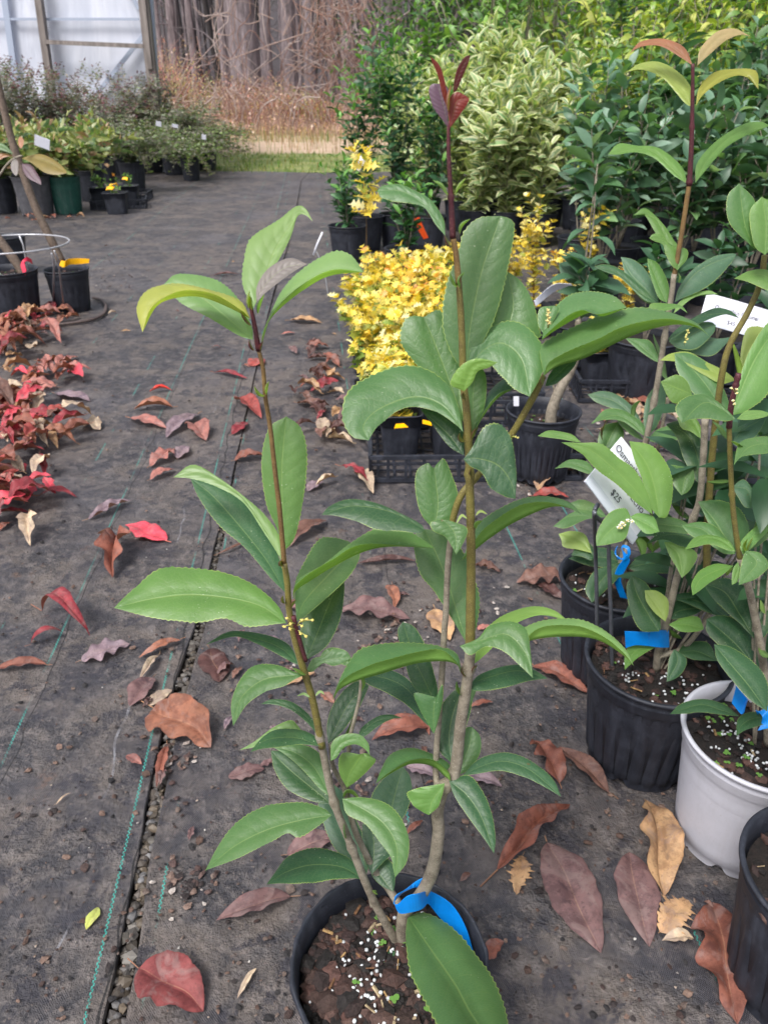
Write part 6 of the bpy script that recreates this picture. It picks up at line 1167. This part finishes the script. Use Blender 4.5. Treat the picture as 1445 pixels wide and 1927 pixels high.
# ================================================================ fallen leaves
DC = {'rust':(.23,.088,.062), 'brown':(.15,.080,.062), 'plum':(.16,.095,.095), 'pink':(.60,.07,.10), 'crimson':(.24,.035,.045), 'tan':(.44,.28,.15), 'cream':(.48,.39,.28), 'orange':(.31,.135,.085), 'mauve':(.23,.175,.20), 'salmon':(.36,.155,.13), 'red':(.62,.03,.02), 'green':(.42,.48,.12), 'dark':(.075,.035,.032), 'brick':(.21,.055,.055), 'bright':(.34,.075,.065)}
def dry_leaf(p0, p1, wf, col, arch=.12, curl=.25, asym=0.0, spiny=False, petiole=.12, twist=0.0, z0=.002, label=None, group=None, dz=0.0, wav=.10):
    p0, p1 = np.array(p0), np.array(p1); d = p1-p0; L = np.linalg.norm(d); d = d/L; side = np.array([-d[1], d[0], 0]); side /= max(np.linalg.norm(side), 1e-6); n = 30; tt = np.linspace(0, 1, n); sd_ = random.uniform(0, 50)
    w_ = L*wf*.53*np.sin(np.pi*tt**.85)**(.9 if wf < .5 else .7); up = np.array([0, 0, 1.0]); m_ = p0[None]+d[None]*(tt*L)[:, None]; bend = np.array([noise.noise(Vector((sd_, t_*2, 0))) for t_ in tt])*L*.07; m_ = m_+side[None]*bend[:, None]; m_[:, 2] += z0+dz+arch*L*np.sin(np.pi*tt)**(1 if arch < .3 else .6)
    def edge(sg):
        tw = twist*tt; cz = curl*(1+sg*asym); rough = np.array([1+.16*noise.noise(Vector((sd_+sg*9, t_*7, 3))) for t_ in tt]); e_ = m_+side[None]*(sg*w_*rough*np.cos(tw)/math.sqrt(1+cz*cz))[:, None]; e_[:, 2] += w_*cz/math.sqrt(1+cz*cz)*(1.3)+sg*w_*np.sin(tw)
        return e_
    a, b = edge(1), edge(-1); lo = z0*.5
    for r in (a, b, m_): r[:, 2] = np.maximum(r[:, 2], lo)
    v, f, uv = leaf_mesh(a, m_, b, .12, .0 if spiny else .02, wav=wav, spikes=np.where(np.arange(n) % 5 == 2, 1.35, np.where(np.arange(n) % 5 == 3, .62, .86)) if spiny else None); v[:, 2] = np.maximum(v[:, 2], lo)
    mbv = v.tolist(); ff = [tuple(x) for x in f]; uvl = uv.tolist()
    if petiole:
        q = L*petiole; w2 = L*.008; b0 = len(mbv); pe_ = p0-d*q+side*q*random.uniform(-.3, .3); zz = z0+.001
        for pt in (p0, pe_):
            for s_ in (-1, 1): mbv.append((pt[0]+side[0]*w2*s_, pt[1]+side[1]*w2*s_, max(pt[2], 0)+zz+dz)); uvl.append((0, 0))
            mbv.append((pt[0], pt[1], max(pt[2], 0)+zz+dz+w2*1.5)); uvl.append((0, 0))
        ff += [(b0, b0+3, b0+5, b0+2), (b0+2, b0+5, b0+4, b0+1), (b0, b0+1, b0+4, b0+3)]
    j = random.uniform(.85, 1.15); c = DC[col]; o = link('fallen_leaf', mesh('fallen_leaf', mbv, ff, True, uvl), M['dry'], None, tuple(x*j for x in c)); tag(o, label, 'fallen leaf', group); return recenter(o, ((p0+p1)/2))
def fl(x0, y0, x1, y1, wf, col, label, **kw): return dry_leaf(G(x0, y0), G(x1, y1), wf, col, label=label, group='leaves scattered over the ground cloth', **kw)
for a in [
 (312,1020,238,988,.42,'pink','bright pink-red fresh leaf lying flat left of the central plant',dict(arch=.03,curl=.15)),
 (226,1012,210,1090,.45,'rust','crumpled tan-brown leaf below the bright pink-red one',dict(arch=.1,curl=1.2,petiole=.3,wav=.3)),
 (80,1152,174,1198,.24,'crimson','larger of two dark red leaves arched up like hoops',dict(arch=.42,curl=.3,petiole=.25,wav=0)),
 (60,1215,122,1196,.28,'crimson','smaller of two dark red leaves arched up like hoops',dict(arch=.42,curl=.2,petiole=.2,wav=0)),
 (88,1254,-14,1262,.28,'rust','narrow brownish red leaf touching the left edge below the hoops',dict(arch=.06,curl=.5)),
 (154,1245,245,1213,.5,'mauve','wrinkled mauve-grey leaf right of the hooped leaves',dict(arch=.05,curl=.2,wav=.25)),
 (340,1205,262,1241,.26,'orange','narrow orange-brown leaf beside the gap, pointing down left',dict(arch=.08,curl=.6)),
 (300,1236,266,1284,.25,'cream','pale folded leaf under the narrow orange-brown one',dict(arch=.1,curl=.8,petiole=.2)),
 (288,1277,243,1330,.55,'plum','dull plum leaf above the big orange leaf at the gap',dict(arch=.05,curl=.25)),
 (278,1328,325,1300,.5,'cream','cream-white torn leaf touching the big orange leaf',dict(arch=.03,curl=.1,petiole=0)),
 (290,1335,398,1408,.50,'orange','big orange-brown leaf with a curled tip, lying across the gap',dict(arch=.10,curl=.45,asym=.8,petiole=.35,wav=.2)),
 (238,1424,268,1440,.45,'salmon','tiny pinkish leaf left of the green dashed line',dict(arch=.04,curl=.2,petiole=0)),
 (316,1405,294,1484,.22,'rust','dark reddish leaf sunk in the gravel gap',dict(arch=.04,curl=.7)),
 (186,1709,163,1752,.45,'green','small pale yellow-green leaf alone at the lower left',dict(arch=.03,curl=.15,petiole=0,wav=0)),
 (262,1825,384,1905,.60,'brick','broad dark crimson leaf at the bottom edge left of the pot',dict(arch=.08,curl=.35,petiole=.2)),
 (548,1690,408,1738,.33,'plum','purplish brown leaf with a rolled end, left of the nearest pot',dict(arch=.10,curl=.5)),
 (481,1823,447,1882,.20,'cream','pale straw-coloured sliver at the bottom left of the nearest pot',dict(arch=.05,curl=.5,petiole=0)),
 (430,1462,498,1448,.5,'plum','flat plum leaf left of the lowest green leaves',dict(arch=.02,curl=.1,petiole=0)),
 (395,1222,414,1285,.5,'dark','dark see-through leaf left of the drooping leaf',dict(arch=.01,curl=.05)),
 (106,1516,136,1494,.15,'cream','thin cream scrap curled like a twig at the lower left',dict(arch=.1,curl=.8)),
 (640,1150,772,1166,.42,'plum','long pinkish brown leaf between the two stems',dict(arch=.08,curl=.3,wav=.2)),
 (738,1102,741,1148,.30,'orange','little orange leaf pointing up behind the long pinkish brown one',dict(arch=.1,curl=.4)),
 (811,1370,698,1392,.42,'rust','rust-red leaf caught between the two stems',dict(arch=.12,curl=.5)),
 (782,1338,806,1386,.30,'rust','narrow rust leaf standing behind the stem fork',dict(arch=.15,curl=.5)),
 (818,1147,845,1207,.45,'tan','orange-tan spotted leaf behind the thin grey stem',dict(arch=.03,curl=.15)),
 (765,1442,818,1462,.5,'mauve','greyish leaf behind the middle stems',dict(arch=.05,curl=.3)),
 (541,1611,632,1578,.5,'plum','pale brown leaf peeping over the lowest left leaf',dict(arch=.08,curl=.3)),
 (538,1290,592,1265,.4,'tan','tan leaf scrap behind the left stem',dict(arch=.04,curl=.2)),
 (606,1305,628,1325,.5,'orange','small orange scrap right of the left stem',dict(arch=.04,curl=.2)),
 (881,1460,945,1483,.40,'mauve','mauve leaf under the arching leaf right of the main stem',dict(arch=.08,curl=.3)),
 (1003,1254,1110,1306,.36,'rust','orange-brown leaf with its tip under the two black pots',dict(arch=.09,curl=.3,petiole=.2)),
 (884,1333,928,1323,.3,'rust','short rust leaf right of the main stem',dict(arch=.1,curl=.5)),
 (765,1571,796,1546,.3,'rust','thin brown leaf just above the pot rim',dict(arch=.1,curl=.5)),
 (898,1186,921,1178,.5,'salmon','tiny pink leaf right of the olive stem',dict(arch=.03,curl=.2,petiole=0)),
 (866,1660,886,1646,.5,'brown','tiny crumpled brown leaf above the right pot rim',dict(arch=.1,curl=.5)),
 (672,895,703,931,.40,'cream','pale twisted leaf in front of the tray corner',dict(arch=.15,curl=.6,petiole=0)),
 (891,1066,942,1078,.45,'brown','crinkled brown leaf right of the olive stem',dict(arch=.08,curl=.6,wav=.3)),
 (1062,1092,971,1098,.55,'brown','large dry brown leaf left of the ribbed black pots',dict(arch=.1,curl=.3,wav=.25)),
 (1057,1128,1005,1102,.45,'dark','dark half of a broken leaf beside the large dry brown one',dict(arch=.08,curl=.3)),
 (675,1062,784,1057,.18,'dark','long thin dark leaf between the plants',dict(arch=.04,curl=.6)),
 (1002,935,1070,937,.45,'bright','vivid crimson leaf at the right end of the near tray',dict(arch=.12,curl=.2)),
 (1010,924,1034,897,.55,'tan','tan leaf standing behind the vivid crimson one',dict(arch=.15,curl=.6)),
 (1050,900,1075,888,.5,'brown','brown leaf against the right end of the near tray',dict(arch=.2,curl=.6)),
 (1052,1476,1002,1395,.52,'rust','crumpled orange-brown leaf by the foot of the dusty black pot',dict(arch=.14,curl=.5,asym=.6,wav=.25)),
 (1145,1494,1047,1408,.30,'brown','slender dark rust leaf pointing at the dusty black pot',dict(arch=.08,curl=.5,petiole=.15)),
 (935,1640,1064,1510,.28,'rust','long rolled rust-brown leaf with a curved stalk, right of the pot',dict(arch=.07,curl=1.0,petiole=.22,wav=.15)),
 (983,1612,968,1686,.44,'tan','small tan spiny leaf beneath the long rolled one',dict(arch=.06,curl=.2,spiny=True,petiole=.1,wav=0)),
 (1028,1587,1130,1796,.42,'plum','largest flat purplish brown leaf at the lower right',dict(arch=.02,curl=.08,petiole=.06,wav=.04)),
 (1175,1605,1221,1784,.40,'plum','narrower purplish leaf with orange specks beside the largest flat one',dict(arch=.04,curl=.15,petiole=0,wav=.06)),
 (1250,1690,1213,1505,.40,'tan','pale tan leaf curling beside the white pot',dict(arch=.10,curl=.7,asym=.5,petiole=.12,wav=.2)),
 (1228,1597,1280,1615,.3,'tan','narrow brownish tip beneath the pale tan leaf',dict(arch=.08,curl=.5,petiole=0)),
 (1240,1756,1296,1697,.56,'tan','orange-tan spiny holly-like leaf at the lower right',dict(arch=.06,curl=.2,spiny=True,petiole=.05,wav=0)),
 (1304,1768,1244,1772,.45,'cream','pale grey-cream folded leaf touching the big rust leaf',dict(arch=.12,curl=.5,petiole=0)),
 (1340,1700,1386,1930,.46,'rust','big crumpled rust-red leaf at the lower right corner',dict(arch=.05,curl=.35,wav=.35,petiole=0)),
 (1322,1700,1340,1716,.6,'brown','curled brown scrap at the top of the big crumpled leaf',dict(arch=.3,curl=.9,petiole=0)),
 (905,1808,946,1772,.5,'rust','rust-red leaf tip beside the nearest pot rim',dict(arch=.08,curl=.3)),
 (282,738,325,736,.3,'red','scarlet curled leaf alone on the open cloth',dict(arch=.15,curl=.8,petiole=0)),
 (326,768,252,772,.4,'orange','orange-brown leaf under the scarlet one',dict(arch=.12,curl=.7)),
 (245,788,313,808,.32,'salmon','salmon-coloured leaf pointing right',dict(arch=.05,curl=.3)),
 (372,781,313,825,.30,'mauve','pale mauve leaf beside the salmon one',dict(arch=.06,curl=.3)),
 (362,800,389,830,.5,'salmon','crinkled pinkish leaf right of the pale mauve one',dict(arch=.1,curl=.4)),
 (283,879,331,848,.42,'salmon','pinkish brown leaf above the left stem leaf',dict(arch=.08,curl=.4,wav=.3)),
 (283,904,328,884,.4,'salmon','broken pink leaf behind the tip of the yellow-green leaf',dict(arch=.08,curl=.4)),
 (335,864,354,841,.5,'mauve','small dusty pink leaf on the open cloth',dict(arch=.05,curl=.3)),
 (167,979,248,943,.28,'mauve','dry greyish rolled leaf above the bright pink-red one',dict(arch=.06,curl=.7,wav=.3)),
 (444,753,493,789,.32,'bright','orange-red leaf lying on the seam',dict(arch=.08,curl=.6)),
 (437,819,468,796,.4,'crimson','small crimson leaf on the seam',dict(arch=.06,curl=.3)),
 (403,702,468,713,.22,'crimson','thin dark red leaf left of the upper left stem',dict(arch=.05,curl=.4)),
 (474,690,492,676,.7,'bright','little red disc-like leaf behind the stem',dict(arch=.04,curl=.1)),
 (401,519,450,517,.25,'plum','thin brownish leaf far off under the crown leaves',dict(arch=.05,curl=.4)),
 (157,796,190,810,.6,'cream','cream leaf scrap right of the leaf heap',dict(arch=.1,curl=.3,wav=.3)),
 (104,742,171,756,.32,'mauve','slate-mauve leaf at the edge of the heap',dict(arch=.05,curl=.2)),
 (72,936,146,937,.28,'crimson','dark red arched leaf sticking out of the heap',dict(arch=.2,curl=.3)),
 (442,868,498,858,.5,'rust','rust leaf across the seam behind the left stem',dict(arch=.1,curl=.4)),
 (119,684,147,673,.5,'salmon','orange-pink leaf above the heap',dict(arch=.08,curl=.3)),
 (545,604,607,608,.4,'tan','tan leaf left of the yellow plants',dict(arch=.06,curl=.3)),
 (530,630,556,628,.4,'salmon','small tan-pink leaf near the seam top',dict(arch=.06,curl=.3)),
 (545,1030,614,980,.32,'brown','long brown leaf behind the left stem leaves',dict(arch=.08,curl=.5)),
 (578,925,610,908,.5,'mauve','mauve-brown leaf behind the upright left leaf',dict(arch=.05,curl=.3)),
 (410,1045,470,1020,.12,'brown','thin dark twig-like leaf at the seam',dict(arch=.02,curl=.8)),
 (0,1000,22,985,.5,'rust','rust leaf at the left edge under the heap',dict(arch=.1,curl=.4)),
 (560,760,615,775,.4,'brown','brown leaf left of the leaf drift',dict(arch=.1,curl=.4)),
 ]:
    fl(*a[:7], **a[7])
def drift(n, cx_, cy_, sx, sy, cols, label, grp, zmax=.02, L=(.05, .10), steep=.6):
    for i in range(n):
        x, y = random.gauss(cx_, sx), random.gauss(cy_, sy); g = G(x, y); a = random.uniform(0, 6.28); l = random.uniform(*L); d = Vector((math.cos(a), math.sin(a), random.uniform(-steep, steep)*(.5 if zmax < .02 else 1)))*l*.5; z = random.uniform(0, zmax)+abs(d.z); g.z = z
        dry_leaf(g-d, g+d, random.uniform(.28, .5), random.choice(cols), arch=random.uniform(.0, .25), curl=random.uniform(.1, .9), twist=random.uniform(-.6, .6), label=label, group=grp, wav=.2)
HC = ['rust', 'rust', 'crimson', 'crimson', 'orange', 'tan', 'brown', 'brown', 'bright', 'bright', 'salmon', 'salmon', 'pink', 'pink', 'cream']
lab = 'dry red or brown leaf in the heap along the left edge'; grp = 'leaves heaped along the left edge'
drift(44, 30, 640, 40, 22, HC, lab, grp, .04, (.07, .13)); drift(78, 42, 810, 42, 36, HC, lab, grp, .04, (.06, .11)); drift(18, 100, 712, 42, 7, HC, lab, grp, .015, (.07, .12)); drift(36, 14, 935, 32, 36, HC, lab, grp, .03, (.06, .11))
drift(10, 100, 603, 18, 8, ['rust', 'orange', 'crimson'], 'leaf lying against the two left-hand tree pots', 'leaves by the tree pots', .01)
drift(30, 620, 790, 32, 55, ['rust', 'brown', 'dark', 'tan', 'plum', 'crimson', 'cream'], 'dry brown leaf in the drift left of the yellow plants', 'leaves drifted against the tray', .015)
drift(12, 600, 690, 28, 26, ['dark', 'brown', 'rust', 'plum'], 'dry brown leaf in the drift left of the yellow plants', 'leaves drifted against the tray', .01)
drift(26, 1215, 800, 60, 34, ['rust', 'brown', 'tan', 'dark', 'cream'], 'dry leaf on the cloth behind the right-hand pots', 'leaves behind the right-hand pots', .012)
drift(12, 80, 412, 60, 5, ['rust', 'orange', 'tan'], 'dry leaf at the foot of the far left pots', 'leaves at the foot of the far pots', .01, (.05, .08))
drift(14, 600, 1170, 120, 60, ['plum', 'brown', 'mauve'], 'flattened pinkish brown leaf scrap on the muddy cloth', 'leaf scraps on the muddy cloth', .0, (.02, .04), 0); drift(14, 560, 1400, 130, 110, ['plum', 'brown', 'mauve', 'dark'], 'flattened pinkish brown leaf scrap on the muddy cloth', 'leaf scraps on the muddy cloth', .0, (.015, .035), 0)
drift(16, 330, 600, 170, 90, ['tan', 'rust', 'cream', 'plum'], 'tiny leaf scrap on the open cloth', 'leaf scraps on the open cloth', .0, (.015, .04), 0)
